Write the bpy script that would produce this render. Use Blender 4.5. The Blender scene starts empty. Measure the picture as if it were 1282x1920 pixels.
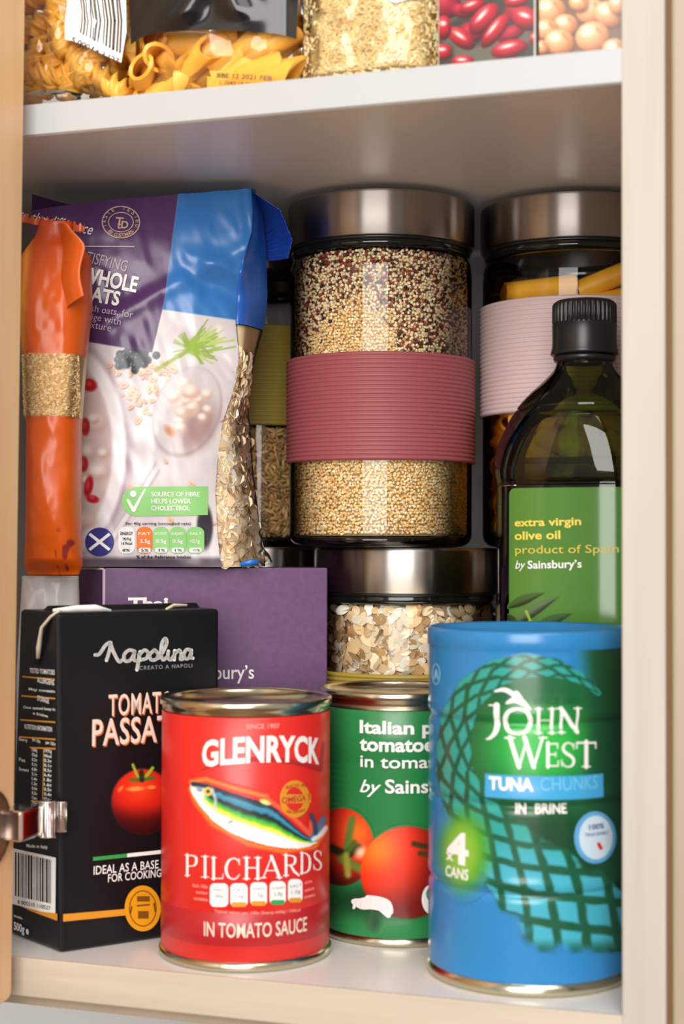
import bpy, bmesh, math, random
import numpy as np
from mathutils import Matrix, Vector

# ------------------------------------------------------------------ camera, world, lights, exposure
SC = bpy.context.scene
COL = SC.collection
F_PX, YAW, PITCH, ROLL = 2950.0, 18.4536, 1.1, 0.15
CAM = np.array([.08992, -.61185, .18170])
_y, _p, _r = (math.radians(v) for v in (YAW, PITCH, ROLL))
FW = np.array([-math.sin(_y)*math.cos(_p), math.cos(_y)*math.cos(_p), math.sin(_p)])
RT = np.array([math.cos(_y), math.sin(_y), 0.0])
UP = np.cross(RT, FW)
RT, UP = math.cos(_r)*RT+math.sin(_r)*UP, -math.sin(_r)*RT+math.cos(_r)*UP
cd = bpy.data.cameras.new('camera')
cam = bpy.data.objects.new('camera', cd)
COL.objects.link(cam)
cd.sensor_fit = 'VERTICAL'
cd.sensor_height = 24.0
cd.lens = F_PX*24.0/1920.0
cd.clip_start = .01
cd.dof.use_dof = True
cd.dof.focus_distance = .785
cd.dof.aperture_fstop = 5.6
cam.matrix_world = Matrix(((RT[0], UP[0], -FW[0], CAM[0]), (RT[1], UP[1], -FW[1], CAM[1]),
                           (RT[2], UP[2], -FW[2], CAM[2]), (0, 0, 0, 1)))
SC.camera = cam

world = bpy.data.worlds.new('room_light')
SC.world = world
world.use_nodes = True
wb = world.node_tree.nodes['Background']
wb.inputs[0].default_value = (1.0, .95, .90, 1)
wb.inputs[1].default_value = .46


def area_light(name, loc, target, sx, sy, power, color=(1, 1, 1)):
    ld = bpy.data.lights.new(name, 'AREA')
    ld.shape = 'RECTANGLE'
    ld.size, ld.size_y, ld.energy, ld.color = sx, sy, power, color
    o = bpy.data.objects.new(name, ld)
    COL.objects.link(o)
    o.location = loc
    o.rotation_euler = (Vector(target)-Vector(loc)).to_track_quat('-Z', 'Y').to_euler()
    return o


# a tall kitchen window behind the photographer, and an added overhead fill that brightens door and floor
area_light('window_light', (.27, -2.2, .74), (-.13, .15, .2), 1.35, 1.8, 66, (1.0, .98, .95))
area_light('overhead_fill', (.75, -1.25, 1.75), (-.12, 0, .1), 1.0, 1.0, 14, (1.0, .96, .92))
SC.view_settings.view_transform = 'Standard'
SC.view_settings.look = 'None'
SC.view_settings.exposure = 0.0
SC.view_settings.gamma = 1.0
SC.view_settings.use_curve_mapping = False
SC.cycles.use_denoising = True
SC.cycles.max_bounces = 12
SC.cycles.transparent_max_bounces = 24

rng = np.random.default_rng(7)
random.seed(7)


# ------------------------------------------------------------------ helpers
def lin(c):
    c = np.asarray(c, float)/255.0
    return np.where(c <= .04045, c/12.92, ((c+.055)/1.055)**2.4)


def rgba(c):
    return tuple(lin(c)) + (1.0,)


def project(P):
    d = P-CAM
    D = d@FW
    return 641+F_PX*(d@RT)/D, 960-F_PX*(d@UP)/D


def rays(px, py):
    px, py = np.asarray(px, float), np.asarray(py, float)
    return FW + np.multiply.outer((px-641)/F_PX, RT) + np.multiply.outer((960-py)/F_PX, UP)


def hash2(i, j, s=0):
    n = (i*374761393 + j*668265263 + s*362437) & 0xffffffff
    n = ((n ^ (n >> 13))*1274126177) & 0xffffffff
    return ((n ^ (n >> 16)) & 0xffff)/65535.0


def vnoise(x, y, s=0):
    x, y = np.asarray(x, float), np.asarray(y, float)
    i, j = np.floor(x).astype(np.int64), np.floor(y).astype(np.int64)
    fx, fy = x-i, y-j
    fx, fy = fx*fx*(3-2*fx), fy*fy*(3-2*fy)
    a = hash2(i, j, s)*(1-fx)+hash2(i+1, j, s)*fx
    b = hash2(i, j+1, s)*(1-fx)+hash2(i+1, j+1, s)*fx
    return a*(1-fy)+b*fy


def smooth(e0, e1, x):
    t = np.clip((x-e0)/(e1-e0), 0, 1)
    return t*t*(3-2*t)


def principled(name, color, rough=.5, metal=0.0, **kw):
    m = bpy.data.materials.new(name)
    m.use_nodes = True
    b = m.node_tree.nodes['Principled BSDF']
    b.inputs['Base Color'].default_value = rgba(color)
    b.inputs['Roughness'].default_value = rough
    b.inputs['Metallic'].default_value = metal
    for k, v in kw.items():
        b.inputs[k.replace('_', ' ')].default_value = v
    return m


def nodes_of(m):
    return m.node_tree.nodes, m.node_tree.links, m.node_tree.nodes['Principled BSDF']


def add_bump(m, scale, strength, dist=.0004, stretch=(1, 1, 1), detail=3):
    n, l, b = nodes_of(m)
    tc = n.new('ShaderNodeTexCoord')
    mp = n.new('ShaderNodeMapping')
    mp.inputs['Scale'].default_value = stretch
    nz = n.new('ShaderNodeTexNoise')
    nz.inputs['Scale'].default_value = scale
    nz.inputs['Detail'].default_value = detail
    bp = n.new('ShaderNodeBump')
    bp.inputs['Strength'].default_value = strength
    bp.inputs['Distance'].default_value = dist
    l.new(tc.outputs['Object'], mp.inputs['Vector'])
    l.new(mp.outputs['Vector'], nz.inputs['Vector'])
    l.new(nz.outputs['Fac'], bp.inputs['Height'])
    l.new(bp.outputs['Normal'], b.inputs['Normal'])
    return m


def mottled(name, c1, c2, scale, stretch, rough=.5, contrast=(.3, .7), **kw):
    m = principled(name, c1, rough, **kw)
    n, l, b = nodes_of(m)
    tc = n.new('ShaderNodeTexCoord')
    mp = n.new('ShaderNodeMapping')
    mp.inputs['Scale'].default_value = stretch
    nz = n.new('ShaderNodeTexNoise')
    nz.inputs['Scale'].default_value = scale
    nz.inputs['Detail'].default_value = 5
    nz.inputs['Distortion'].default_value = .4
    cr = n.new('ShaderNodeValToRGB')
    cr.color_ramp.elements[0].position, cr.color_ramp.elements[1].position = contrast
    cr.color_ramp.elements[0].color, cr.color_ramp.elements[1].color = rgba(c1), rgba(c2)
    l.new(tc.outputs['Object'], mp.inputs['Vector'])
    l.new(mp.outputs['Vector'], nz.inputs['Vector'])
    l.new(nz.outputs['Fac'], cr.inputs['Fac'])
    l.new(cr.outputs['Color'], b.inputs['Base Color'])
    return m


def printed(name, rough=.4, **kw):
    m = principled(name, (200, 200, 200), rough, **kw)
    n, l, b = nodes_of(m)
    a = n.new('ShaderNodeAttribute')
    a.attribute_name = 'Col'
    l.new(a.outputs['Color'], b.inputs['Base Color'])
    return m


def thin_clear(name, tint, rough=.02, ior=1.5, extra=0.0):
    """thin clear film or glass wall: tinted see-through plus a Fresnel gloss"""
    m = bpy.data.materials.new(name)
    m.use_nodes = True
    n, l = m.node_tree.nodes, m.node_tree.links
    n.remove(n['Principled BSDF'])
    out = n['Material Output']
    tr = n.new('ShaderNodeBsdfTransparent')
    tr.inputs[0].default_value = tuple(tint)+(1,)
    gl = n.new('ShaderNodeBsdfAnisotropic') if False else n.new('ShaderNodeBsdfGlossy')
    gl.inputs['Roughness'].default_value = rough
    fr = n.new('ShaderNodeFresnel')
    fr.inputs['IOR'].default_value = ior
    ad = n.new('ShaderNodeMath')
    ad.operation = 'ADD'
    ad.use_clamp = True
    ad.inputs[1].default_value = extra
    l.new(fr.outputs[0], ad.inputs[0])
    mx = n.new('ShaderNodeMixShader')
    l.new(ad.outputs[0], mx.inputs[0])
    l.new(tr.outputs[0], mx.inputs[1])
    l.new(gl.outputs[0], mx.inputs[2])
    l.new(mx.outputs[0], out.inputs['Surface'])
    return m


def mesh(name, V, Fs, mat=None, parent=None, col=None, smooth_=True, kind=None):
    V = np.asarray(V, np.float32)
    if isinstance(Fs, np.ndarray):
        Fs = [Fs]
    Fs = [np.asarray(f, np.int32) for f in Fs if len(f)]
    me = bpy.data.meshes.new(name)
    me.vertices.add(len(V))
    me.vertices.foreach_set('co', V.ravel())
    loops = np.concatenate([f.ravel() for f in Fs])
    tot = np.concatenate([np.full(len(f), f.shape[1], np.int32) for f in Fs])
    start = np.concatenate([[0], np.cumsum(tot)[:-1]]).astype(np.int32)
    me.loops.add(len(loops))
    me.loops.foreach_set('vertex_index', loops)
    me.polygons.add(len(tot))
    me.polygons.foreach_set('loop_start', start)
    me.polygons.foreach_set('use_smooth', np.full(len(tot), bool(smooth_)))
    if col is not None:
        at = me.attributes.new('Col', 'FLOAT_COLOR', 'POINT')
        c = np.ones((len(V), 4), np.float32)
        c[:, :3] = col
        at.data.foreach_set('color', c.ravel())
    me.update(calc_edges=True)
    me.validate()
    if mat:
        me.materials.append(mat)
    o = bpy.data.objects.new(name, me)
    COL.objects.link(o)
    if parent:
        o.parent = parent
    if kind:
        o['kind'] = kind
    return o


def thing(name, label, cat, loc=(0, 0, 0), rz=0.0, group=None):
    o = bpy.data.objects.new(name, None)
    COL.objects.link(o)
    o.empty_display_size = .02
    o.location = loc
    o.rotation_euler = (0, 0, math.radians(rz))
    o['label'], o['category'] = label, cat
    if group:
        o['group'] = group
    return o


def frame_of(loc, rz):
    a = math.radians(rz)
    R = np.array([[math.cos(a), -math.sin(a), 0], [math.sin(a), math.cos(a), 0], [0, 0, 1]])
    return R, np.array(loc, float)


def box_bm(bm, x0, x1, y0, y1, z0, z1):
    r = bmesh.ops.create_cube(bm, size=1)
    for v in r['verts']:
        v.co = ((x0+x1)/2+v.co.x*(x1-x0), (y0+y1)/2+v.co.y*(y1-y0), (z0+z1)/2+v.co.z*(z1-z0))


def from_bm(name, bm, mat, parent=None, bevel=0.0, seg=2, smooth_=False):
    if bevel:
        bmesh.ops.bevel(bm, geom=list(bm.edges), offset=bevel, segments=seg, affect='EDGES', profile=.6)
    me = bpy.data.meshes.new(name)
    bm.to_mesh(me)
    bm.free()
    for p in me.polygons:
        p.use_smooth = smooth_
    if mat:
        me.materials.append(mat)
    o = bpy.data.objects.new(name, me)
    COL.objects.link(o)
    if parent:
        o.parent = parent
    return o


def box(name, x0, x1, y0, y1, z0, z1, mat, parent=None, bevel=.0008, seg=2):
    bm = bmesh.new()
    box_bm(bm, x0, x1, y0, y1, z0, z1)
    return from_bm(name, bm, mat, parent, bevel, seg)


def lathe(name, prof, mat, parent=None, n=96, loc=(0, 0, 0), col=None, mod=None):
    """prof: (r, z) list from bottom up; mod(theta, r, z) may vary the radius"""
    prof = np.asarray(prof, float)
    th = np.linspace(0, 2*np.pi, n, endpoint=False)
    R, T = np.meshgrid(prof[:, 0], th, indexing='ij')
    Z = np.repeat(prof[:, 1][:, None], n, 1)
    if mod is not None:
        R = mod(T, R, Z)
    V = np.stack([R*np.cos(T)+loc[0], R*np.sin(T)+loc[1], Z+loc[2]], -1).reshape(-1, 3)
    m = len(prof)
    i, j = np.meshgrid(np.arange(m-1), np.arange(n), indexing='ij')
    q = np.stack([i*n+j, i*n+(j+1) % n, (i+1)*n+(j+1) % n, (i+1)*n+j], -1).reshape(-1, 4)
    return mesh(name, V, q, mat, parent, col)


def grid_faces(nu, nv):
    """faces of a (nv rows, nu cols) grid"""
    j, i = np.meshgrid(np.arange(nv-1), np.arange(nu-1), indexing='ij')
    a = j*nu+i
    return np.stack([a, a+1, a+nu+1, a+nu], -1).reshape(-1, 4)


# ---- printed surfaces: a Surface knows its frame, its shape S(a, b, off) and where a measured point of the print lies on it
class Flat:
    """vertical plane through `o` (local), direction a along +x of the frame, b up"""
    step = None

    def __init__(s, loc, rz, y=0.0):
        s.R, s.t = frame_of(loc, rz)
        s.y = y

    def S(s, a, b, off=0.0):
        return np.stack([a, np.full_like(a, s.y)-off, b], -1)

    def W(s, P):
        return P@s.R.T+s.t

    def at(s, px, py):
        d = rays(px, py)@s.R
        o = s.R.T@(CAM-s.t)
        k = (s.y-o[1])/d[..., 1]
        return o[0]+k*d[..., 0], o[2]+k*d[..., 2]


class Side(Flat):
    """plane x = const of the frame facing -x; a runs along +y reversed so it reads from outside"""
    def x(s, a, b):
        t = np.clip(b/.15, 0, 1)
        return (-.0028*t)-(.1304*(1-t)+.03*t)*(-a)

    def S(s, a, b, off=0.0):
        return np.stack([s.x(a, b)-off, -a, b], -1)

    def at(s, px, py):
        d = rays(px, py)@s.R
        o = s.R.T@(CAM-s.t)
        a, b = 0*d[..., 0]-.02, 0*d[..., 0]+.07
        for _ in range(12):
            k = (s.x(a, b)-o[0])/d[..., 0]
            a, b = -(o[1]+k*d[..., 1]), o[2]+k*d[..., 2]
        return np.clip(a, -.0440, -.0012), b


class Round(Flat):
    """upright cylinder about the frame's origin; a = arc from the point facing the photographer"""
    step = .0025

    def __init__(s, loc, r, ang=None, rib=None):
        s.R, s.t = frame_of(loc, 0)
        s.r = r
        d = CAM-s.t
        s.a0 = math.atan2(d[1], d[0]) if ang is None else ang
        s.rib = rib

    def S(s, a, b, off=0.0):
        th = s.a0+a/s.r
        r = s.r+off+(s.rib(b) if s.rib else 0.0)
        return np.stack([r*np.cos(th), r*np.sin(th), b], -1)

    def at(s, px, py):
        d = rays(px, py)
        o = CAM-s.t
        A = d[..., 0]**2+d[..., 1]**2
        B = o[0]*d[..., 0]+o[1]*d[..., 1]
        Cc = o[0]**2+o[1]**2-s.r**2
        disc = np.maximum(B*B-A*Cc, 0)
        k = (-B-np.sqrt(disc))/A
        P = o+k[..., None]*d if np.ndim(k) else o+k*d
        th = np.arctan2(P[..., 1], P[..., 0])-s.a0
        th = (th+np.pi) % (2*np.pi)-np.pi
        return th*s.r, P[..., 2]


class Sheet(Flat):
    """bulging front of a bag: depth(a, b) gives local y"""
    step = .003

    def __init__(s, loc, rz, depth, y=0.0):
        Flat.__init__(s, loc, rz, y)
        s.depth = depth

    def S(s, a, b, off=0.0):
        return np.stack([a, s.depth(a, b)-off, b], -1)

    def at(s, px, py):
        a, b = Flat.at(s, px, py)
        d = rays(px, py)@s.R
        o = s.R.T@(CAM-s.t)
        for _ in range(4):
            k = (s.depth(a, b)-o[1])/d[..., 1]
            a, b = o[0]+k*d[..., 0], o[2]+k*d[..., 2]
        return a, b


def flat_to_obj(name, v2, faces, surf, mat, parent, off=.00012):
    """a flat outline laid on a surface, cut into strips so that it follows the curve"""
    bm = bmesh.new()
    vs = [bm.verts.new((float(x), float(y), 0)) for x, y in v2]
    for f in faces:
        try:
            bm.faces.new([vs[i] for i in f])
        except ValueError:
            pass
    if surf.step:
        lo, hi = float(v2[:, 0].min()), float(v2[:, 0].max())
        x = lo+surf.step
        while x < hi:
            bmesh.ops.bisect_plane(bm, geom=bm.verts[:]+bm.edges[:]+bm.faces[:], plane_co=(x, 0, 0), plane_no=(1, 0, 0), dist=1e-7)
            x += surf.step
        if isinstance(surf, Sheet) or getattr(surf, 'rib', None):
            lo, hi = float(v2[:, 1].min()), float(v2[:, 1].max())
            x = lo+surf.step
            while x < hi:
                bmesh.ops.bisect_plane(bm, geom=bm.verts[:]+bm.edges[:]+bm.faces[:], plane_co=(0, x, 0), plane_no=(0, 1, 0), dist=1e-7)
                x += surf.step
    A = np.array([(v.co.x, v.co.y) for v in bm.verts])
    P = surf.S(A[:, 0], A[:, 1], off)
    for v, p in zip(bm.verts, P):
        v.co = p
    return from_bm(name, bm, mat, parent, smooth_=bool(surf.step))


_text_cache = {}


def text2d(s, bold=.0, shear=0.0, space=1.0):
    key = (s, bold, shear, space)
    if key not in _text_cache:
        cu = bpy.data.curves.new('lettering', 'FONT')
        cu.body = s
        cu.size = 1.0
        cu.offset = bold
        cu.shear = shear
        cu.space_character = space
        cu.resolution_u = 3
        o = bpy.data.objects.new('lettering', cu)
        COL.objects.link(o)
        me = o.to_mesh()
        v = np.array([(p.co.x, p.co.y) for p in me.vertices])
        f = [tuple(p.vertices) for p in me.polygons]
        o.to_mesh_clear()
        bpy.data.objects.remove(o)
        bpy.data.curves.remove(cu)
        _text_cache[key] = (v, f)
    v, f = _text_cache[key]
    return v.copy(), list(f)


class Art:
    """gathers flat outlines of one colour on one surface and links them as one part"""
    def __init__(s, surf):
        s.surf, s.v, s.f, s.n = surf, [], [], 0

    def add(s, v, f):
        s.v.append(np.asarray(v, float))
        s.f += [tuple(i+s.n for i in q) for q in f]
        s.n += len(v)

    def text(s, t, p0, p1, cap, bold=.015, shear=0.0, space=1.0, arch=0.0, shift=(0, 0), serif=0.0):
        """p0, p1: where the base line starts and ends; cap: capital height, measured in the picture"""
        v, f = text2d(t, bold, shear, space)
        h = text2d('H', bold)[0]
        ch = h[:, 1].max()-h[:, 1].min()
        x0, x1 = v[:, 0].min(), v[:, 0].max()
        a0, b0 = s.surf.at(np.array([p0[0], p1[0], p0[0]]), np.array([p0[1], p1[1], p0[1]-cap]))
        A, B = np.array([a0[0], b0[0]]), np.array([a0[1], b0[1]])
        hh = b0[2]-b0[0]
        if isinstance(s.surf, Round) and p0[1] == p1[1]:
            _, bm_ = s.surf.at((p0[0]+p1[0])/2, p0[1])
            A[1] = B[1] = bm_
            _, bt = s.surf.at((p0[0]+p1[0])/2, p0[1]-cap)
            hh = bt-bm_
        u = (v[:, 0]-x0)/(x1-x0)
        w = v[:, 1]/ch*hh
        out = A+np.multiply.outer(u, B-A)
        nrm = np.array([A[1]-B[1], B[0]-A[0]])/(np.hypot(*(B-A))+1e-12)
        out += np.multiply.outer(w, nrm)
        if arch:
            out[:, 1] += arch*hh*(1-(2*u-1)**2)
        out += np.array(shift)
        s.add(out, f)
        return s

    def poly(s, pts):
        a, b = s.surf.at(np.array([p[0] for p in pts]), np.array([p[1] for p in pts]))
        s.add(np.stack([a, b], -1), [tuple(range(len(pts)))])
        return s

    def rect(s, x0, y0, x1, y1):
        return s.poly([(x0, y1), (x1, y1), (x1, y0), (x0, y0)])

    def disc(s, cx, cy, rx, ry, n=40):
        t = np.linspace(0, 2*np.pi, n, endpoint=False)
        return s.poly([(cx+rx*math.cos(q), cy-ry*math.sin(q)) for q in t])

    def ring(s, cx, cy, rx, ry, w, n=48):
        t = np.linspace(0, 2*np.pi, n, endpoint=False)
        for i in range(n):
            q, r = t[i], t[(i+1) % n]
            s.poly([(cx+rx*math.cos(q), cy-ry*math.sin(q)), (cx+rx*math.cos(r), cy-ry*math.sin(r)),
                    (cx+(rx-w)*math.cos(r), cy-(ry-w)*math.sin(r)), (cx+(rx-w)*math.cos(q), cy-(ry-w)*math.sin(q))])
        return s

    def pill(s, x0, y0, x1, y1, r):
        p = []
        for cx, cy, a in ((x1-r, y0+r, 90), (x0+r, y0+r, 180), (x0+r, y1-r, 270), (x1-r, y1-r, 360)):
            for k in range(7):
                q = math.radians(a - 90 + (90*k/6)) if False else math.radians(a+90*k/6-90+0)
                p.append((cx+r*math.cos(q), cy-r*math.sin(q)))
        return s.poly(p)

    def stroke(s, pts, w, closed=False, smooth_n=0):
        """brush line through measured points; w a width or a list of widths"""
        P = np.array(pts, float)
        Wd = np.full(len(P), w, float) if np.isscalar(w) else np.array(w, float)
        if smooth_n:
            Q, U = [], []
            n = len(P)
            for i in range(n-1):
                p0, p1, p2, p3 = P[max(i-1, 0)], P[i], P[i+1], P[min(i+2, n-1)]
                for k in range(smooth_n):
                    t = k/smooth_n
                    Q.append(.5*((2*p1)+(-p0+p2)*t+(2*p0-5*p1+4*p2-p3)*t*t+(-p0+3*p1-3*p2+p3)*t**3))
                    U.append(Wd[i]*(1-t)+Wd[i+1]*t)
            Q.append(P[-1])
            U.append(Wd[-1])
            P, Wd = np.array(Q), np.array(U)
        for i in range(len(P)-1):
            d = P[i+1]-P[i]
            L = np.hypot(*d)
            if L < 1e-6:
                continue
            nrm = np.array([-d[1], d[0]])/L
            a, b = P[i]+nrm*Wd[i]/2, P[i]-nrm*Wd[i]/2
            c, e = P[i+1]-nrm*Wd[i+1]/2, P[i+1]+nrm*Wd[i+1]/2
            s.poly([a, b, c, e])
        for p, ww in zip(P, Wd):
            s.disc(p[0], p[1], ww/2, ww/2, 10)
        return s

    def make(s, name, mat, parent, off=.00012):
        v = np.concatenate(s.v)
        return flat_to_obj(name, v, s.f, s.surf, mat, parent, off)


def picture(name, surf, px, step, paint, parent, mat, off=.00006, bmin=-9.0):
    """a printed picture: a fine grid over part of a surface, coloured point by point; paint(X, Y) -> rgb 0-255, mask"""
    x0, y0, x1, y1 = px
    xs, ys = np.array([x0, x1, x0, x1, (x0+x1)/2, (x0+x1)/2], float), np.array([y0, y0, y1, y1, y0, y1], float)
    a, b = surf.at(xs, ys)
    b = np.maximum(b, bmin)
    na = max(3, int((x1-x0)/step)+1)
    nb = max(3, int((y1-y0)/step)+1)
    A, B = np.meshgrid(np.linspace(a.min(), a.max(), na), np.linspace(b.min(), b.max(), nb))
    P = surf.S(A.ravel(), B.ravel(), off)
    X, Y = project(surf.W(P))
    c, m = paint(X, Y)
    f = grid_faces(na, nb)
    if m is not None:
        f = f[m[f].any(1)]
        used = np.zeros(len(P), bool)
        used[f] = True
        idx = np.cumsum(used)-1
        P, c, f = P[used], c[used], idx[f]
    return mesh(name, P, f, mat, parent, lin(np.clip(c, 0, 255)))


class Canvas:
    """colours for the points X, Y of a printed picture"""
    def __init__(s, X, Y, base):
        s.X, s.Y = X, Y
        s.c = np.tile(np.array(base, float), (len(X), 1))
        s.m = np.zeros(len(X), bool)

    def put(s, w, col):
        w = np.clip(w, 0, 1)
        col = np.asarray(col, float)
        s.c = s.c*(1-w[:, None])+(col if col.ndim == 2 else col[None])*w[:, None]
        s.m |= w > .02
        return s

    def ell(s, cx, cy, rx, ry, ang=0.0):
        t = math.radians(ang)
        dx, dy = s.X-cx, s.Y-cy
        u, v = dx*math.cos(t)+dy*math.sin(t), -dx*math.sin(t)+dy*math.cos(t)
        return u/rx, v/ry

    def blob(s, cx, cy, rx, ry, ang, col, soft=.12):
        u, v = s.ell(cx, cy, rx, ry, ang)
        return s.put(1-smooth(1-soft, 1+soft*.5, np.hypot(u, v)), col)

    def ball(s, cx, cy, rx, ry, ang, dark, mid, light, hx=-.35, hy=-.4, soft=.1, gloss=None):
        """a photographed round thing printed with its own tones"""
        u, v = s.ell(cx, cy, rx, ry, ang)
        r = np.hypot(u, v)
        t = math.radians(ang)
        a = hx*math.cos(t)+hy*math.sin(t)
        b = -hx*math.sin(t)+hy*math.cos(t)
        d = np.hypot(u-a, v-b)
        col = np.array(mid)+(np.array(light)-np.array(mid))*(1-smooth(0, .75, d))[:, None]
        k = smooth(.6, 1.5, d)[:, None]
        col = col*(1-k)+np.array(dark)*k
        s.put(1-smooth(1-soft, 1+soft*.4, r), col)
        if gloss is not None:
            s.put((1-smooth(.08, .22, d*.9))*(r < 1), gloss)
        return s

    def line(s, pts, w, col, soft=1.2):
        d, _, _ = poly_dist(s.X, s.Y, pts)
        return s.put(1-smooth(w/2-soft/2, w/2+soft, d), col)


def poly_dist(X, Y, pts):
    """distance to a polyline, length along it, signed side"""
    P = np.array(pts, float)[:, :2]
    best = np.full(len(X), 1e9)
    S_ = np.zeros(len(X))
    sd = np.zeros(len(X))
    L0 = 0.0
    for i in range(len(P)-1):
        d = P[i+1]-P[i]
        L = np.hypot(*d)
        t = np.clip(((X-P[i, 0])*d[0]+(Y-P[i, 1])*d[1])/(L*L), 0, 1)
        qx, qy = X-P[i, 0]-t*d[0], Y-P[i, 1]-t*d[1]
        r = np.hypot(qx, qy)
        k = r < best
        best = np.where(k, r, best)
        S_ = np.where(k, L0+t*L, S_)
        sd = np.where(k, np.sign(d[0]*qy-d[1]*qx)*r, sd)
        L0 += L
    return best, S_, sd


# ---- loose contents (grains, rice, flakes): many small bodies in one mesh
def ico(sub=0):
    bm = bmesh.new()
    bmesh.ops.create_icosphere(bm, subdivisions=sub+1, radius=1)
    v = np.array([p.co[:] for p in bm.verts])
    f = np.array([[q.index for q in p.verts] for p in bm.faces])
    bm.free()
    return v, f


def rand_rot(n, r):
    q = r.normal(size=(n, 4))
    q /= np.linalg.norm(q, axis=1)[:, None]
    w, x, y, z = q.T
    return np.stack([1-2*(y*y+z*z), 2*(x*y-z*w), 2*(x*z+y*w), 2*(x*y+z*w), 1-2*(x*x+z*z), 2*(y*z-x*w),
                     2*(x*z-y*w), 2*(y*z+x*w), 1-2*(x*x+y*y)], -1).reshape(n, 3, 3)


def scatter(name, bv, bf, pos, rot, scale, col, mat, parent):
    n, m = len(pos), len(bv)
    V = np.einsum('nij,nmj->nmi', rot, bv[None]*scale[:, None, :])+pos[:, None, :]
    Fc = (bf[None]+(np.arange(n)*m)[:, None, None]).reshape(-1, bf.shape[1])
    return mesh(name, V.reshape(-1, 3), Fc, mat, parent, np.repeat(col, m, 0), True, 'stuff')


def shell_points(r, z0, z1, pitch, layers, rg, half=math.radians(125), a0=-math.pi/2):
    out = []
    for k in range(layers):
        rr = r-pitch*.55*k
        nz = int((z1-z0)/(pitch*.87))
        na = int(2*half*rr/pitch)
        j, i = np.meshgrid(np.arange(nz), np.arange(na), indexing='ij')
        a = a0-half+(i+.5*(j % 2)+.25*k)*pitch/rr+rg.normal(0, .22*pitch/rr, i.shape)
        z = z0+(j+.5)*pitch*.87+rg.normal(0, .2*pitch, i.shape)
        q = rr-np.abs(rg.normal(0, .22*pitch, i.shape))
        out.append(np.stack([q*np.cos(a), q*np.sin(a), z], -1).reshape(-1, 3))
    return np.concatenate(out)


# ------------------------------------------------------------------ materials
M = {}
M['white_board'] = add_bump(principled('white_melamine', (236, 234, 230), .28), 900, .08, .0001)
M['white_edge'] = principled('white_edging', (182, 184, 186), .45)
M['beech'] = mottled('beech_edging', (176, 168, 155), (188, 181, 169), 14, (6, 6, .35), .5)
M['beech_rail'] = mottled('beech_rail', (178, 163, 143), (200, 187, 168), 9, (.5, 6, 9), .45)
M['beech_door'] = mottled('beech_door', (232, 186, 134), (244, 206, 156), 12, (5, 5, .3), .38)
M['beech_side'] = mottled('beech_neighbour', (158, 142, 120), (168, 153, 132), 9, (5, 5, .3), .42)
M['back_board'] = principled('back_board', (240, 238, 234), .5)
M['wall'] = principled('painted_wall', (205, 205, 205), .7)
M['chrome'] = principled('chrome', (225, 222, 215), .12, 1.0)
M['hinge_dark'] = principled('hinge_cup', (120, 84, 62), .25, .6)
M['tin'] = principled('tin_rim', (205, 196, 170), .2, 1.0)
M['tin_dark'] = principled('tin_inside', (150, 140, 120), .3, 1.0)


def brushed(name, color, rough=.36):
    m = principled(name, color, rough, 1.0, Anisotropic=1.0, Anisotropic_Rotation=.25)
    n, l, b = nodes_of(m)
    tg = n.new('ShaderNodeTangent')
    tg.direction_type = 'RADIAL'
    tg.axis = 'Z'
    l.new(tg.outputs[0], b.inputs['Tangent'])
    return m


M['steel'] = brushed('brushed_steel', (178, 170, 164))
M['glass'] = thin_clear('jar_glass', (.985, .99, .98), .015, 1.45)
M['glass_rim'] = principled('thick_glass_rim', (22, 26, 22), .08, 0, Transmission_Weight=.35, IOR=1.5)
M['glass_base'] = principled('thick_glass_base', (20, 22, 20), .06, 0, Transmission_Weight=.5, IOR=1.5)
M['gasket'] = principled('seal_ring', (18, 18, 17), .3)
M['film'] = thin_clear('clear_film', (.97, .97, .96), .09, 1.45, .015)
M['grain'] = printed('grain', .55)
M['pasta'] = mottled('durum_pasta', (234, 164, 48), (248, 192, 84), 60, (1, 1, 1), .42)
M['pasta_deep'] = mottled('durum_pasta_deep', (236, 160, 26), (250, 188, 52), 60, (1, 1, 1), .4)
M['ink_white'] = principled('white_ink', (236, 232, 228), .4)
M['ink_cream'] = principled('cream_ink', (228, 206, 190), .45)
M['ink_black'] = principled('black_ink', (24, 22, 24), .4)
M['ink_grey'] = principled('grey_ink', (150, 146, 150), .45)
M['ink_gold'] = principled('gold_ink', (214, 140, 32), .4)
M['ink_orange'] = principled('orange_ink', (206, 104, 48), .4)
M['ink_green'] = principled('green_ink', (52, 150, 76), .4)
M['ink_pale_green'] = principled('pale_green_ink', (140, 200, 120), .4)
M['ink_yellow'] = principled('yellow_ink', (232, 204, 84), .4)
M['ink_dim_yellow'] = principled('dim_yellow_ink', (206, 186, 70), .4)
M['ink_blue'] = principled('blue_ink', (44, 44, 120), .4)
M['ink_pink'] = principled('pink_ink', (240, 150, 140), .45)
M['ink_mauve'] = principled('mauve_ink', (188, 168, 180), .45)
M['ink_tan'] = principled('tan_ink', (196, 164, 140), .4)
M['print'] = printed('printed_picture', .38)
M['print_gloss'] = printed('printed_gloss', .22)
M['film_print'] = printed('printed_film', .3)

# ------------------------------------------------------------------ setting: wall behind and the cupboard carcass
w = box('wall_back', -.9, .9, .36, .38, -.5, 1.0, M['wall'], None, 0)
w['kind'] = 'structure'
w = box('floor', -2.5, 2.5, -4.0, .36, -1.42, -1.40, mottled('oak_floor', (122, 84, 54), (150, 108, 70), 3, (1, 8, 1), .4), None, 0)  # unseen room floor, added to cut light from below and reflect brown
w['kind'] = 'structure'

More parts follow.
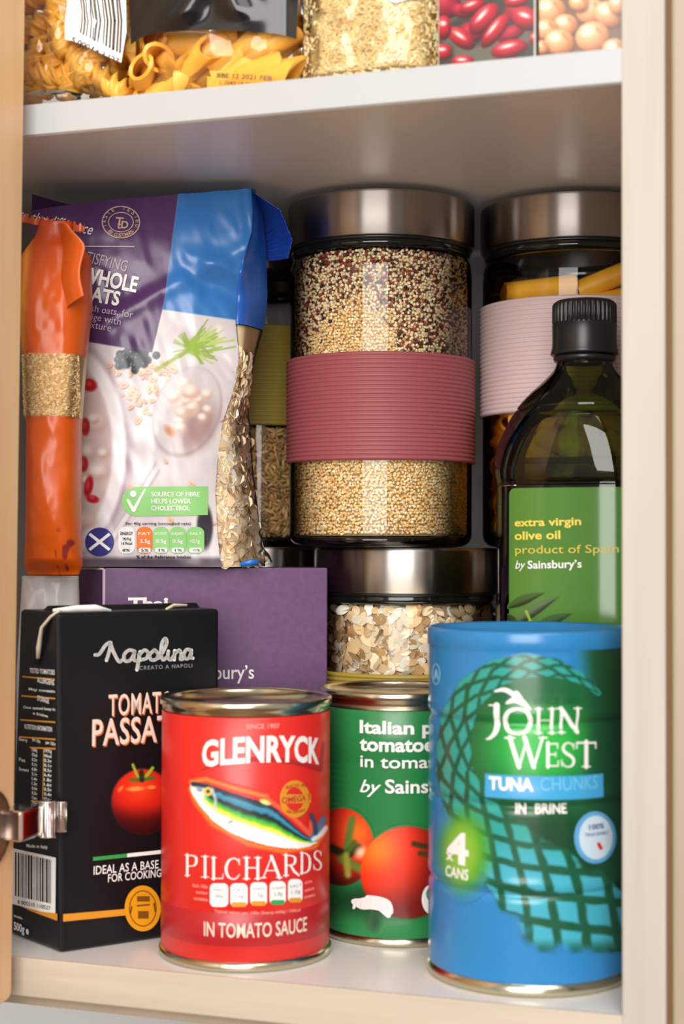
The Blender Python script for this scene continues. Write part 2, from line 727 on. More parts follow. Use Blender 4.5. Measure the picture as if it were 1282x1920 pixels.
ZS, TS = .3605, .0142                     # underside and thickness of the upper shelf
LX, RX, DEP = -.318, .0086, .335
cup = thing('kitchen_cupboard', 'open beech edged kitchen cupboard packed with tins, jars and packets', 'cupboard', (0, 0, 0))
box('side_panel', RX, .0166, .001, DEP, -.0166, .62, M['white_board'], cup)
box('side_panel', LX-.016, LX, .001, DEP, -.0166, .62, M['white_board'], cup)
box('back_panel', LX, RX, DEP-.006, DEP, 0, .6, M['back_board'], cup, .0003)
box('bottom_panel', LX, RX, .0006, DEP-.006, -.0166, 0, M['white_board'], cup, .0003)
box('edge_strip', 0, .0166, -.0008, .001, -.0166, .62, M['beech'], cup, .0005)
box('bottom_rail', LX-.016, .0002, -.0014, .0006, -.0166, .0002, M['beech_rail'], cup, .0006)
box('light_pelmet', LX-.016, .0166, .006, .016, -.0225, -.0168, M['beech_side'], cup, .0006)
sh = box('shelf', LX+.0005, RX-.0005, .0005, DEP-.008, ZS, ZS+TS, M['white_board'], cup, .0008)
box('shelf_edging', LX+.0005, RX-.0005, -.0006, .0006, ZS+.0003, ZS+TS-.0003, M['white_edge'], cup, .0004)

# the door stands open at the left; it leans a little on its worn hinges
DX0, DX1 = -.2785, -.2575
bm = bmesh.new()
box_bm(bm, DX0, DX1, -.34, -.012, -.0146, .62)
es = [e for e in bm.edges if abs(e.verts[0].co.y-e.verts[1].co.y) < 1e-6 and abs(e.verts[0].co.z-e.verts[1].co.z) < 1e-6 and e.verts[0].co.y > -.1 and e.verts[0].co.z < 0]
bmesh.ops.bevel(bm, geom=es, offset=.0042, segments=5, affect='EDGES', profile=.5)
bmesh.ops.bevel(bm, geom=[e for e in bm.edges if e.calc_face_angle(0) > .6], offset=.0009, segments=2, affect='EDGES')
for v in bm.verts:
    v.co.x += (v.co.z-.17)*.008
door = from_bm('door', bm, M['beech_door'], cup)
hz = .0615
hinge = lathe('hinge', [(0, 0), (.0165, 0), (.0165, .0012), (.0135, .0016), (.0125, -.003), (0, -.004)], M['hinge_dark'], door, 48)
hinge.matrix_local = Matrix.Translation((DX1-.0006, -.0335, hz)) @ Matrix.Rotation(math.pi/2, 4, 'Y')
box('hinge_arm', -.2606, -.2478, -.024, -.0035, hz-.0066, hz+.0066, M['chrome'], door, .0016, 3)
bm = bmesh.new()
bmesh.ops.create_cone(bm, cap_ends=True, segments=24, radius1=.0034, radius2=.0034, depth=.016)
bmesh.ops.translate(bm, verts=bm.verts, vec=(-.2475, -.003, hz))
box_bm(bm, -.2522, -.2462, -.003, .004, hz-.0074, hz+.0074)
bmesh.ops.create_cone(bm, cap_ends=True, segments=20, radius1=.0022, radius2=.0022, depth=.0135,
                      matrix=Matrix.Translation((-.2440, .0035, hz+.0002)))
box_bm(bm, -.318, -.2440, .0045, .0060, hz-.004, hz+.004)
from_bm('hinge_knuckle', bm, M['chrome'], door, .0006, 2, True)

nb = thing('kitchen_cupboard', 'neighbouring beech cupboard panel beside the pale edge of the open cupboard', 'cupboard', (.0186, 0, 0))
box('side_panel', .0006, .0166, .0165, DEP, -.0166, .62, M['white_board'], nb)
box('gap_strip', -.0019, .0006, .0045, .02, -.0166, .62, principled('beech_gap', (138, 94, 52), .6), nb, .0002)  # strip added in the gap; its dark line is painted brown
box('door', .0007, .30, -.0030, .0150, -.0146, .62, M['beech_side'], nb, .0014)

# ------------------------------------------------------------------ storage jars
JH, LID0, NECK = .1785, .1556, .1508
RG, RL = .0478, .0490


def jar(loc, band_z, band_mat, label, group='screw lid storage jars'):
    j = thing('storage_jar', label, 'jar', loc, 0, group)
    # glass wall with a rounded heel and shoulder
    prof = [(.0425, .0052)]
    for k in range(7):
        a = math.radians(-90+90*k/6)
        prof.append((RG-.006+.006*math.cos(a), .0066+.006*math.sin(a)))
    prof += [(RG, .04), (RG, .09), (RG, .14), (RG-.0004, .1465), (RG-.0016, .1492), (RG-.0034, .1508)]
    lathe('glass_wall', prof, M['glass'], j, 128)
    lathe('glass_base', [(0, 0.0002), (.040, 0.0002), (.0438, .0008), (.0456, .0022), (.0466, .0046), (.0452, .0054), (.040, .0046), (0, .0044)], M['glass_base'], j, 96)
    lathe('glass_rim', [(.0430, .1496), (.0458, .1502), (.0468, .1512), (.0470, .1528), (.0464, .1540), (.0466, .1552), (.0440, .1562), (.0428, .153)], M['glass_rim'], j, 96)
    lathe('seal_ring', [(.0440, .1538), (.0474, .1540), (.0478, .1550), (.0472, .1560), (.0440, .1562)], M['gasket'], j, 96)
    prof = [(.0452, .1560), (RL-.0006, LID0), (RL, LID0+.0005)]
    prof += [(RL, .170)]
    for k in range(7):
        a = math.radians(90*k/6)
        prof.append((RL-.0018+.0018*math.cos(a), JH-.0018+.0018*math.sin(a)))
    prof += [(RL-.006, JH-.0002), (.02, JH-.0004), (0, JH-.0004)]
    lathe('lid', prof, M['steel'], j, 160)
    if band_z:
        z0, z1 = band_z
        n = 25
        prof = [(RG+.0002, z0)]
        for k in range(n):
            for q in range(6):
                t = q/6
                prof.append((RG+.0011+.0008*abs(math.sin(math.pi*t))**.7, z0+.0002+(z1-z0-.0004)*(k+t)/n))
        prof += [(RG+.0011, z1-.0002), (RG+.0002, z1)]
        lathe('silicone_band', prof, band_mat, j, 128)
    return j


def rubber(name, c):
    return add_bump(principled(name, c, .5), 4000, .06, .0001)


M['rose'] = rubber('rose_silicone', (154, 78, 82))
M['olive'] = rubber('mustard_silicone', (170, 144, 56))
M['lilac'] = rubber('lilac_silicone', (206, 184, 184))
M['fill_quinoa'] = principled('quinoa_bed', (212, 172, 114), .8)
M['fill_rice'] = principled('rice_bed', (130, 96, 58), .8)
M['fill_oat'] = principled('oat_bed', (200, 160, 112), .8)


def grains_quinoa(j):
    rg = np.random.default_rng(3)
    lathe('quinoa_bed', [(0, .006), (.0425, .006), (.0425, .1475), (0, .1475)], M['fill_quinoa'], j, 48)
    p = shell_points(.0446, .0068, .1495, .00188, 2, rg)
    n = len(p)
    cols = np.array([(253, 222, 166), (250, 212, 146), (255, 236, 194), (242, 198, 130)])
    c = cols[rg.integers(0, 4, n)]*rg.uniform(.88, 1.05, (n, 1))
    th = np.arctan2(p[:, 1], p[:, 0])+math.pi/2-math.radians(18)
    x = np.sin(th)*.0446
    # the upper layer of mixed red and black quinoa: its lower edge falls from right to left around a pale heap
    edge = .1275-.75*np.abs(x+.011)-.03*smooth(.0, .03, x)
    edge = np.where(x > .006, .085, edge)
    edge = np.where(x < -.038, .09, edge)
    mix = (p[:, 2] > edge+rg.normal(0, .004, n)) & (p[:, 2] > .08)
    k = rg.random(n)
    red = mix & (k < .24)
    dark = mix & (k >= .24) & (k < .36)
    pale = mix & (k >= .36)
    c[pale] = np.array([(255, 232, 188)])*rg.uniform(.85, 1.05, (pale.sum(), 1))
    c[red] = np.array([(132, 52, 38)])*rg.uniform(.7, 1.35, (red.sum(), 1))
    c[dark] = np.array([(54, 30, 34)])*rg.uniform(.6, 1.3, (dark.sum(), 1))
    bv, bf = ico(0)
    s = rg.uniform(.00086, .00108, (n, 1))*np.array([[1, 1, .78]])*rg.uniform(.9, 1.1, (n, 3))
    scatter('quinoa', bv, bf, p, rand_rot(n, rg), s, lin(np.clip(c, 0, 255)), M['grain'], j)


def grains_rice(j, z0, z1, seed=5):
    rg = np.random.default_rng(seed)
    lathe('rice_bed', [(0, .006), (.0415, .006), (.0415, z1-.002), (0, z1-.002)], M['fill_rice'], j, 48)
    p = shell_points(.0440, z0, z1, .0030, 3, rg)
    n = len(p)
    cols = np.array([(216, 168, 112), (192, 146, 90), (232, 190, 136), (176, 132, 78), (206, 172, 98)])
    c = cols[rg.integers(0, 5, n)]*rg.uniform(.85, 1.1, (n, 1))
    bv, bf = ico(0)
    # grains lie along the glass
    th = np.arctan2(p[:, 1], p[:, 0])
    ang = rg.uniform(0, math.pi, n)
    tang = np.stack([-np.sin(th), np.cos(th), 0*th], -1)
    up = np.array([0, 0, 1.0])
    rad = np.stack([np.cos(th), np.sin(th), 0*th], -1)
    ax = tang*np.cos(ang)[:, None]+up*np.sin(ang)[:, None]+rad*rg.normal(0, .22, (n, 1))
    ax /= np.linalg.norm(ax, axis=1)[:, None]
    b2 = np.cross(ax, rad)
    b2 /= np.linalg.norm(b2, axis=1)[:, None]
    rot = np.stack([ax, b2, np.cross(ax, b2)], -1)
    s = np.array([[.0036, .00105, .00095]])*rg.uniform(.8, 1.15, (n, 1))
    scatter('brown_rice', bv, bf, p, rot, s, lin(np.clip(c, 0, 255)), M['grain'], j)


def flake():
    """one rolled oat: a thin dished disc with a crease"""
    v, f = [], []
    n = 10
    for sgn in (1, -1):
        o = len(v)
        v.append((0, 0, .045*sgn-.10))
        for rr in (.55, 1.0):
            for i in range(n):
                a = 2*math.pi*i/n
                r = rr*(1+.10*math.sin(2*a+1)+.07*math.sin(5*a))
                v.append((r*math.cos(a), .82*r*math.sin(a), .05*sgn*(1.1-rr)+.10*(r*math.sin(a))**2*math.cos(a+.6)+.05*math.cos(3*a)*rr-(.07 if abs(math.sin(a)) < .2 else 0)))
        for i in range(n):
            a, b = o+1+i, o+1+(i+1) % n
            t = [(o, a, b), (a, a+n, b+n), (a, b+n, b)]
            f += t if sgn > 0 else [q[::-1] for q in t]
    return np.array(v), np.array(f)


def oat_colours(n, rg, white=.25):
    cols = np.array([(242, 216, 174), (226, 192, 144), (248, 230, 198), (200, 158, 106), (250, 244, 230)])
    return cols[rg.choice(5, n, p=[.28, .24, .2, .14, .14])]*rg.uniform(.82, 1.04, (n, 1))


def tangent_rot(nrm, rg, tilt):
    n = len(nrm)
    nn = nrm+rg.normal(0, tilt, (n, 3))
    nn /= np.linalg.norm(nn, axis=1)[:, None]
    t = np.cross(nn, rg.normal(size=(n, 3)))
    t /= np.linalg.norm(t, axis=1)[:, None]
    return np.stack([t, np.cross(nn, t), nn], -1)


def grains_oats(j):
    rg = np.random.default_rng(11)
    lathe('oat_bed', [(0, .006), (.0415, .006), (.0415, .1470), (0, .1470)], M['fill_oat'], j, 48)
    p = shell_points(.0446, .09, .1500, .0042, 4, rg)
    n = len(p)
    rad = p*np.array([1, 1, 0])
    rad /= np.linalg.norm(rad, axis=1)[:, None]
    bv, bf = flake()
    s = rg.uniform(.0022, .0046, (n, 1))*np.ones((1, 3))
    scatter('rolled_oats', bv, bf, p, tangent_rot(rad, rg, .5), s, lin(np.clip(oat_colours(n, rg), 0, 255)), M['grain'], j)


# pieces of pasta, each its own object
def penne_mesh(name, L, r, mat):
    n, m = 20, 7
    V, F_ = [], []
    for wall, rr in ((0, r), (1, r*.74)):
        for k in range(m):
            for i in range(n):
                a = 2*math.pi*i/n
                q = rr*(1+(.035 if i % 2 and not wall else 0))
                t = k/(m-1)
                z = -L/2+L*t + (.85*r*math.cos(a))
                V.append((q*math.cos(a), q*math.sin(a), z))
    for k in range(m-1):
        for i in range(n):
            a, b = k*n+i, k*n+(i+1) % n
            F_.append((a, b, b+n, a+n))
            o = m*n
            F_.append((o+b, o+a, o+a+n, o+b+n))
    for k in (0, m-1):
        o = len(V)
        V += [V[k*n+i] for i in range(n)]+[V[m*n+k*n+i] for i in range(n)]
        for i in range(n):
            a, b = o+i, o+(i+1) % n
            q = (a, b, b+n, a+n)
            F_.append(q if k else q[::-1])
    o = mesh(name, np.array(V), np.array(F_), mat)
    return o


def spiral_mesh(name, L, r, mat, turns=2.6):
    n, m = 12, 40
    V, F_ = [], []
    for k in range(m):
        t = k/(m-1)
        tw = 2*math.pi*turns*t/1.0
        for i in range(n):
            a = 2*math.pi*i/n
            rr = r*(.34+.66*abs(math.cos(a*1.0))**2.2) if False else r*(.42+.58*(.5+.5*math.cos(3*a)))
            V.append((rr*math.cos(a+tw*.8), rr*math.sin(a+tw*.8), L*(t-.5)))
    for k in range(m-1):
        for i in range(n):
            a, b = k*n+i, k*n+(i+1) % n
            F_.append((a, b, b+n, a+n))
    o = mesh(name, np.array(V), [np.array(F_), np.array([list(range(n))[::-1], list(range((m-1)*n, m*n))])], mat)
    return o


_protos = {}


def piece(kind, maker, parent, pos, axis, roll=0.0, mat=None):
    """a copy of a pasta piece lying along `axis`"""
    if kind not in _protos:
        o = _protos[kind] = maker()
        first = True
    else:
        o = _protos[kind].copy()
        COL.objects.link(o)
    o.parent = parent
    q = Vector(axis).to_track_quat('Z', 'Y').to_matrix().to_4x4() @ Matrix.Rotation(roll, 4, 'Z')
    o.matrix_local = Matrix.Translation(pos) @ q
    return o


jc = jar((-.1522, .1775, .1790), (.0435, .0975), M['rose'], 'glass jar of red and white quinoa with a ribbed rose pink band')
grains_quinoa(jc)
jl = jar((-.2500, .2500, .1790), (.0680, .1245), M['olive'], 'glass jar of brown rice with a ribbed mustard band, behind the oats bag')
grains_rice(jl, .0066, .0675)
jr = jar((-.0570, .2140, .1790), (.0685, .1265), M['lilac'], 'glass jar of penne with a pale lilac band behind the olive oil bottle')
mk = lambda: penne_mesh('pasta_tube', .040, .0056, M['pasta_deep'])
rj = random.Random(4)
cx0, cy0 = 0, 0
for (x, y, z, ax) in ((-.0150, -.0190, .1345, (.95, -.26, .02)), (.0200, -.0190, .1375, (.86, .22, .36)), (-.0120, -.0200, .1225, (.96, -.22, -.03)), (.0210, -.0200, .1260, (.9, .25, .2)),
                      (.0160, -.0140, .1190, (.9, .3, .05)), (-.012, .006, .124, (.8, .5, .05)), (.014, .016, .128, (.7, -.6, .1)), (0, .02, .118, (1, .1, 0))):
    piece('jar_penne', mk, jr, (x, y, z), ax, math.pi)
z = .014
row = 0
while z < .113:
    for k in range(9):
        a = math.radians(-205+k*26+(row % 2)*13+rj.uniform(-6, 6))
        rr = .0362
        t = rj.uniform(-1.1, 1.1)
        ax = (-math.sin(a)*math.cos(t), math.cos(a)*math.cos(t), math.sin(t)*.8)
        hh = .013*abs(ax[2])
        piece('jar_penne_short', lambda: penne_mesh('pasta_tube', .026, .0056, M['pasta_deep']), jr,
              (rr*math.cos(a), rr*math.sin(a), min(max(z, .012+hh), .110)), ax, rj.random()*6)
    z += .0125
    row += 1
lo = jar((-.1424, .1916, .0003), (.0585, .1152), M['olive'], 'lower jar of rolled oats between the purple box and tuna tins')
grains_oats(lo)
ll = jar((-.2440, .2440, .0003), (.0555, .1118), M['olive'], 'lower jar whose dark steel lid peeks out behind the purple box')
lathe('rice_bed', [(0, .006), (.043, .006), (.043, .1400), (0, .1400)], M['fill_rice'], ll, 48)
lr = jar((-.0440, .2160, .0003), (.0400, .0960), M['rose'], 'lower jar of brown rice glimpsed in the gap beside the oil bottle')
grains_rice(lr, .098, .1490, 9)

# ------------------------------------------------------------------ tins
def tin_ends(t, r, h, rim=.0012, top_r=None):
    """rolled seams at both ends and a recessed lid"""
    k = r+rim
    lathe('bottom_seam', [(0, .0010), (r-.0042, .0010), (r-.0034, .0002), (k-.0006, 0), (k, .0008), (k, .0028), (k-.0006, .0036), (r-.0004, .0042)], M['tin'], t, 96)
    lathe('top_seam', [(r-.0010, h-.0072), (r-.0002, h-.0052), (r+.0002, h-.0040), (k, h-.0032), (k, h-.0008), (k-.0006, h), (k-.0015, h), (k-.0022, h-.0012), (r-.0026, h-.0046), (0, h-.0046)], M['tin'], t, 96)


def can_wall(name, r, z0, z1, mat, t, prof=None):
    return lathe(name, prof or [(r-.0004, z0), (r, z0+.0004), (r, (z0+z1)/2), (r, z1-.0004), (r-.0004, z1)], mat, t, 128)


# ---- red tin of pilchards
PL = (-.1732, .0424, .0003)
H_ = .1132
pil = thing('pilchard_tin', 'red tin of pilchards in tomato sauce at the cupboard front', 'tin', PL)
M['red'] = principled('red_label', (212, 38, 31), .34)
M['red_band'] = principled('dark_red_band', (176, 32, 36), .36)
rs = Round(PL, .0374)
can_wall('label', .0374, .0040, H_-.0062, M['red'], pil)
tin_ends(pil, .0372, H_, .0011)
b0, b1 = rs.at(459, 1777)[1], rs.at(459, 1712)[1]
can_wall('label_band', .03748, b0, b1, M['red_band'], pil)
a = Art(rs)
a.text('GLENRYCK', (379, 1437), (597, 1431), 50, .035, 0, 1.0, .26)
a.make('brand_lettering', M['ink_white'], pil, .0003)
sh_ = Art(rs)
pts = [(378+k*(600-378)/16, 1443-20*(1-((k/16-.5)*2)**2)) for k in range(17)]
sh_.stroke(pts, [3, 4, 6, 7, 8, 9, 9, 9, 9, 9, 9, 9, 9, 8, 8, 8, 7])
sh_.stroke([(600, 1444), (606, 1392)], [7, 5])
sh_.make('brand_banner', M['red_band'], pil, .00018)
a = Art(rs)
a.text('SINCE 1907', (461, 1366), (524, 1366), 9, .02)
a.make('small_lettering', M['ink_pink'], pil, .0002)


# roman capitals drawn with strokes: (points, widths) in a unit box, serifs as thin bars
ROMAN = {
    'P': [([(.18, 0), (.18, 1)], .15), ([(.18, .95), (.55, .95), (.78, .86), (.80, .68), (.74, .54), (.55, .46), (.2, .46)], [.07, .07, .14, .16, .14, .07, .06]), ([(.02, .02), (.36, .02)], .05), ([(.02, .98), (.2, .98)], .05)],
    'I': [([(.5, 0), (.5, 1)], .34), ([(.1, .02), (.9, .02)], .05), ([(.1, .98), (.9, .98)], .05)],
    'L': [([(.2, 0), (.2, 1)], .17), ([(.2, .03), (.9, .03)], .06), ([(.9, .03), (.95, .26)], [.07, .03]), ([(.02, .98), (.4, .98)], .05), ([(.02, .02), (.3, .02)], .05)],
    'C': [([(.88, .78), (.74, .93), (.52, .97), (.28, .86), (.14, .62), (.13, .40), (.24, .16), (.48, .03), (.72, .06), (.90, .24)], [.04, .07, .07, .12, .16, .16, .13, .07, .07, .04]), ([(.88, .95), (.89, .68)], .05)],
    'H': [([(.2, 0), (.2, 1)], .14), ([(.8, 0), (.8, 1)], .14), ([(.2, .52), (.8, .52)], .06)]+[([(x-.17, y), (x+.17, y)], .05) for x in (.2, .8) for y in (.02, .98)],
    'A': [([(.06, 0), (.5, 1)], .06), ([(.48, 1), (.9, 0)], .15), ([(.2, .34), (.76, .34)], .05), ([(-.06, .02), (.2, .02)], .05), ([(.74, .02), (1.04, .02)], .05)],
    'R': [([(.18, 0), (.18, 1)], .15), ([(.18, .95), (.5, .95), (.72, .86), (.74, .70), (.68, .57), (.5, .50), (.2, .49)], [.07, .07, .13, .15, .13, .07, .06]), ([(.46, .5), (.70, .2), (.98, .02)], [.12, .14, .1]), ([(.02, .02), (.36, .02)], .05), ([(.02, .98), (.2, .98)], .05)],
    'D': [([(.18, 0), (.18, 1)], .15), ([(.18, .96), (.5, .95), (.78, .80), (.86, .5), (.78, .2), (.5, .05), (.18, .04)], [.07, .08, .14, .17, .14, .08, .07]), ([(.02, .02), (.2, .02)], .05), ([(.02, .98), (.2, .98)], .05)],
    'S': [([(.80, .80), (.66, .93), (.44, .97), (.22, .86), (.20, .68), (.40, .55), (.66, .44), (.82, .28), (.74, .10), (.50, .03), (.28, .07), (.12, .22)], [.04, .07, .08, .12, .14, .16, .16, .14, .12, .08, .07, .04]), ([(.81, .95), (.82, .72)], .05), ([(.12, .05), (.10, .30)], .05)],
    'J': [([(.62, .98), (.62, .25), (.55, .0), (.3, -.2), (.1, -.24)], [.26, .26, .22, .14, .05]), ([(.25, .98), (.7, .98)], .06)],
    'O': [([(.5, .97), (.24, .88), (.11, .62), (.11, .38), (.24, .12), (.5, .03), (.76, .12), (.89, .38), (.89, .62), (.76, .88), (.5, .97)], [.09, .13, .17, .17, .13, .09, .13, .17, .17, .13, .09])],
    'N': [([(.2, 0), (.2, 1)], .12), ([(.17, .98), (.8, .05)], .17), ([(.82, 0), (.82, 1)], .10), ([(.06, .02), (.34, .02)], .05), ([(.02, .98), (.24, .98)], .05), ([(.68, .98), (.96, .98)], .05)],
    'W': [([(.08, 1), (.32, 0)], .13), ([(.32, 0), (.52, .9)], .07), ([(.46, 1), (.70, 0)], .13), ([(.70, 0), (.93, 1)], .07), ([(-.04, .98), (.2, .98)], .05), ([(.84, .98), (1.03, .98)], .05)],
    'E': [([(.2, 0), (.2, 1)], .19), ([(.2, .95), (.86, .95)], .08), ([(.2, .52), (.72, .52)], .08), ([(.2, .05), (.9, .05)], .08), ([(.86, .97), (.87, .76)], .06), ([(.90, .03), (.93, .26)], .06), ([(.74, .42), (.74, .62)], .05)],
    'T': [([(.5, 0), (.5, 1)], .18), ([(.06, .95), (.94, .95)], .09), ([(.06, .97), (.05, .74)], .06), ([(.94, .97), (.95, .74)], .06), ([(.32, .02), (.68, .02)], .06)],
}


def roman(art, word, boxes, bold=1.0):
    """each capital into its measured box (x0, x1, y_base, cap height) of the picture"""
    for ch, (x0, x1, yb, cap) in zip(word, boxes):
        for pts, w in ROMAN[ch]:
            P = [(x0+p[0]*(x1-x0), yb-p[1]*cap) for p in pts]
            sx = (x1-x0)*.5+cap*.5*.62
            ww = [q*sx*bold for q in w] if isinstance(w, list) else w*sx*bold
            if ch == 'I':
                ww = w*sx*.55*bold if w > .1 else w*sx*bold
            art.stroke(P, ww, smooth_n=4 if len(P) > 3 else 0)


a = Art(rs)
roman(a, 'PILCHARDS', [(347, 374, 1642, 40), (376, 394, 1645, 40), (396, 420, 1648, 41), (420, 452, 1649, 41), (455, 490, 1648, 41), (491, 527, 1646, 41),
                       (530, 560, 1642, 40), (561, 583, 1638, 40), (585, 604, 1632, 38)], 1.15)
a.make('name_lettering', M['ink_white'], pil, .0003)
a = Art(rs)
a.text('IN TOMATO SAUCE', (383, 1757), (574, 1757), 27, .012)
a.make('sauce_lettering', M['ink_pink'] if False else M['ink_cream'], pil, .0004)


def fish_paint(X, Y):
    cv = Canvas(X, Y, (212, 38, 31))
    top = np.interp(X, [356, 366, 385, 410, 440, 475, 500, 520, 545, 570, 588, 596], [1472, 1467, 1469, 1478, 1488, 1499, 1505, 1518, 1542, 1564, 1574, 1578])
    bot = np.interp(X, [356, 362, 375, 400, 430, 465, 500, 530, 560, 580, 596], [1480, 1492, 1512, 1540, 1560, 1575, 1585, 1590, 1591, 1587, 1579])
    t = (Y-top)/(bot-top+1e-6)
    inside = (X > 356) & (X < 597) & (t > 0) & (t < 1)
    # warm printed halo around the fish
    pts = [(358, 1466), (385, 1461), (440, 1478), (500, 1494)]
    cv.line(pts, 5, (240, 130, 60), 6)
    pts = [(357, 1480), (366, 1504), (398, 1545), (465, 1582), (530, 1596), (590, 1588), (607, 1560)]
    cv.line(pts, 5, (240, 120, 40), 6)
    d, _, _ = poly_dist(X, Y, [(500, 1497), (552, 1535), (582, 1565), (584, 1540)])
    cv.put(1-smooth(2, 6, d), (235, 90, 60))
    stops = [(0, (30, 40, 60)), (.10, (40, 60, 80)), (.16, (66, 146, 176)), (.26, (50, 120, 150)), (.31, (24, 30, 34)), (.38, (30, 60, 40)),
             (.44, (46, 160, 60)), (.52, (120, 190, 50)), (.58, (226, 226, 30)), (.64, (240, 238, 130)), (.70, (240, 240, 236)), (1.01, (240, 240, 236))]
    xs = [s[0] for s in stops]
    cc = np.stack([np.interp(np.clip(t+.05*(vnoise(X/7, Y/7)-.5), 0, 1), xs, [s[1][k] for s in stops]) for k in range(3)], -1)
    head = 1-smooth(380, 402, X+.4*(Y-1480))
    cc = cc*(1-head[:, None])+np.array([(226, 228, 226)])*head[:, None]
    cv.put(inside.astype(float), cc)
    cv.line([(362, 1470), (388, 1474), (402, 1484)], 7, (38, 50, 66), 3)
    cv.blob(390, 1484, 9, 9, 0, (226, 190, 80), .2)
    cv.blob(390, 1484, 4, 4, 0, (60, 70, 90), .3)
    cv.blob(374, 1480, 7, 5, 30, (130, 150, 180), .5)
    cv.line([(398, 1480), (404, 1500), (402, 1520)], 3, (190, 196, 200), 4)
    cv.blob(432, 1541, 7, 2, -20, (120, 120, 110), .5)
    cv.blob(497, 1504, 12, 5, 20, (240, 220, 120), .4)
    # tail
    cv.line([(584, 1574), (596, 1558), (606, 1536)], 9, (60, 120, 160), 4)
    cv.line([(588, 1574), (603, 1563), (611, 1552)], 7, (236, 238, 240), 4)
    cv.line([(583, 1528), (590, 1545), (592, 1562)], 6, (40, 70, 90), 4)
    return cv.c, cv.m


picture('fish_picture', rs, (340, 1445, 614, 1605), 1.1, fish_paint, pil, M['print'], .00022)
a = Art(rs).disc(552, 1498, 28, 35)
a.make('omega_badge', M['ink_gold'], pil, .00034)
a = Art(rs)
a.disc(551, 1498, 17, 22)
a.make('badge_centre', M['red'], pil, .00044)
a = Art(rs).rect(524, 1489, 581, 1505)
a.make('badge_bar', M['ink_gold'], pil, .00052)
a = Art(rs)
a.text('OMEGA 3', (527, 1503), (579, 1503), 11, .02)
a.text('RICH IN', (535, 1480), (572, 1476), 6, .01, 0, 1, .5)
a.text('PER SERVING', (536, 1522), (570, 1522), 5, .01, 0, 1, -.5)
a.make('badge_lettering', M['red_band'], pil, .0006)
a = Art(rs)
for x0, x1, dy in ((394, 428, 3), (432, 464, 3), (469, 500, 1), (505, 535, -1), (539, 566, -5)):
    a.pill(x0, 1653+dy, x1, 1697+dy, 9)
a.make('nutrition_pills', M['ink_white'], pil, .0003)
for mm, xs in (('ink_gold', ((434, 462, 3), (471, 498, 1), (541, 564, -5))), ('ink_green', ((507, 533, -1),))):
    a = Art(rs)
    for x0, x1, dy in xs:
        a.pill(x0, 1688+dy, x1, 1697+dy, 4)
    a.make('pill_colour', M[mm], pil, .0004)
a = Art(rs)
for i, (x, dy) in enumerate(((400, 3), (437, 3), (473, 1), (509, -1), (542, -5))):
    a.text(('ENERGY', 'FAT', 'SATURATES', 'SUGARS', 'SALT')[i], (x, 1668+dy), (x+23, 1668+dy), 5, .01)
    a.text(('586kJ', '5.6g', '1.5g', '2.8g', '1.0g')[i], (x+3, 1680+dy), (x+20, 1680+dy), 7, .01)
a.make('pill_lettering', M['ink_grey'], pil, .0004)
a = Art(rs)
for i, (t, x0, x1, y) in enumerate((('Each 155g', 362, 390, 1664), ('serving', 368, 390, 1676), ('contains', 364, 390, 1688),
                                    ('of the', 570, 584, 1656), ('adult', 570, 588, 1670), ('intake', 570, 590, 1682))):
    a.text(t, (x0, y), (x1, y), 6, .02)
a.text('Typical values per 100g: Energy 643kJ / 154kcal', (402, 1710), (562, 1708), 5.5, .02)
a.make('small_lettering', M['ink_pink'], pil, .0003)

# ---- green tin of tomatoes
GL = (-.1200, .1030, .0003)
GR, GH = .0365, .1134
grn = thing('tomato_tin', 'green tin of Italian plum tomatoes with red tomatoes on its label', 'tin', GL)
M['green'] = principled('green_label', (38, 122, 66), .3)
prof = [(GR-.0003, .0036), (GR, .0042)]
z = .026
prof.append((GR, z))
while z < .082:
    prof += [(GR-.0008, z+.0011), (GR, z+.0022)]
    z += .0030
prof += [(GR, .1050), (GR-.0003, .1054)]
can_wall('label', GR, 0, 0, M['green'], grn, prof)
tin_ends(grn, GR-.0004, GH, .0012)
lathe('neck_ring', [(GR-.0006, .1050), (GR-.0002, .1058), (GR-.0006, .1066), (GR-.0010, .1076)], M['tin_dark'], grn, 96)
gs = Round(GL, GR)
a = Art(gs)
a.text('Italian plum', (675, 1376), (862, 1376), 25, .03)
a.text('tomatoes', (675, 1409), (826, 1409), 27, .03)
a.text('in tomato juice', (676, 1440), (886, 1440), 23, .012)
a.text('Sainsbury\u2019s', (722, 1486), (876, 1486), 26, .02)
a.text('by', (675, 1486), (715, 1486), 24, .012, .35)
a.make('lettering', M['ink_white'], grn, .0004)


def tomato_paint(X, Y):
    cv = Canvas(X, Y, (38, 122, 66))
    cv.blob(700, 1690, 130, 34, 0, (22, 60, 34), .9)
    cv.ball(640, 1588, 62, 74, 0, (60, 18, 16), (206, 48, 28), (236, 110, 40), .45, -.35, .05)
    cv.line([(660, 1536), (652, 1580), (646, 1612)], 10, (90, 120, 50), 6)
    cv.line([(622, 1590), (648, 1604), (672, 1590)], 12, (36, 40, 24), 6)
    cv.line([(640, 1610), (662, 1622), (676, 1630)], 12, (96, 120, 44), 7)
    cv.line([(650, 1600), (664, 1580)], 8, (70, 100, 40), 5)
    cv.line([(648, 1604), (652, 1640)], 9, (150, 150, 60), 6)
    cv.blob(676, 1598, 12, 14, 30, (244, 190, 150), .9)
    cv.blob(700, 1728, 16, 22, 0, (24, 70, 38), .9)
    cv.ball(764, 1636, 90, 88, 0, (110, 24, 16), (226, 52, 28), (240, 122, 34), -.62, -.5, .05)
    cv.line([(776, 1582), (792, 1586), (812, 1588)], 8, (70, 50, 26), 4)
    cv.line([(788, 1600), (812, 1604)], 8, (80, 60, 30), 4)
    return cv.c, cv.m


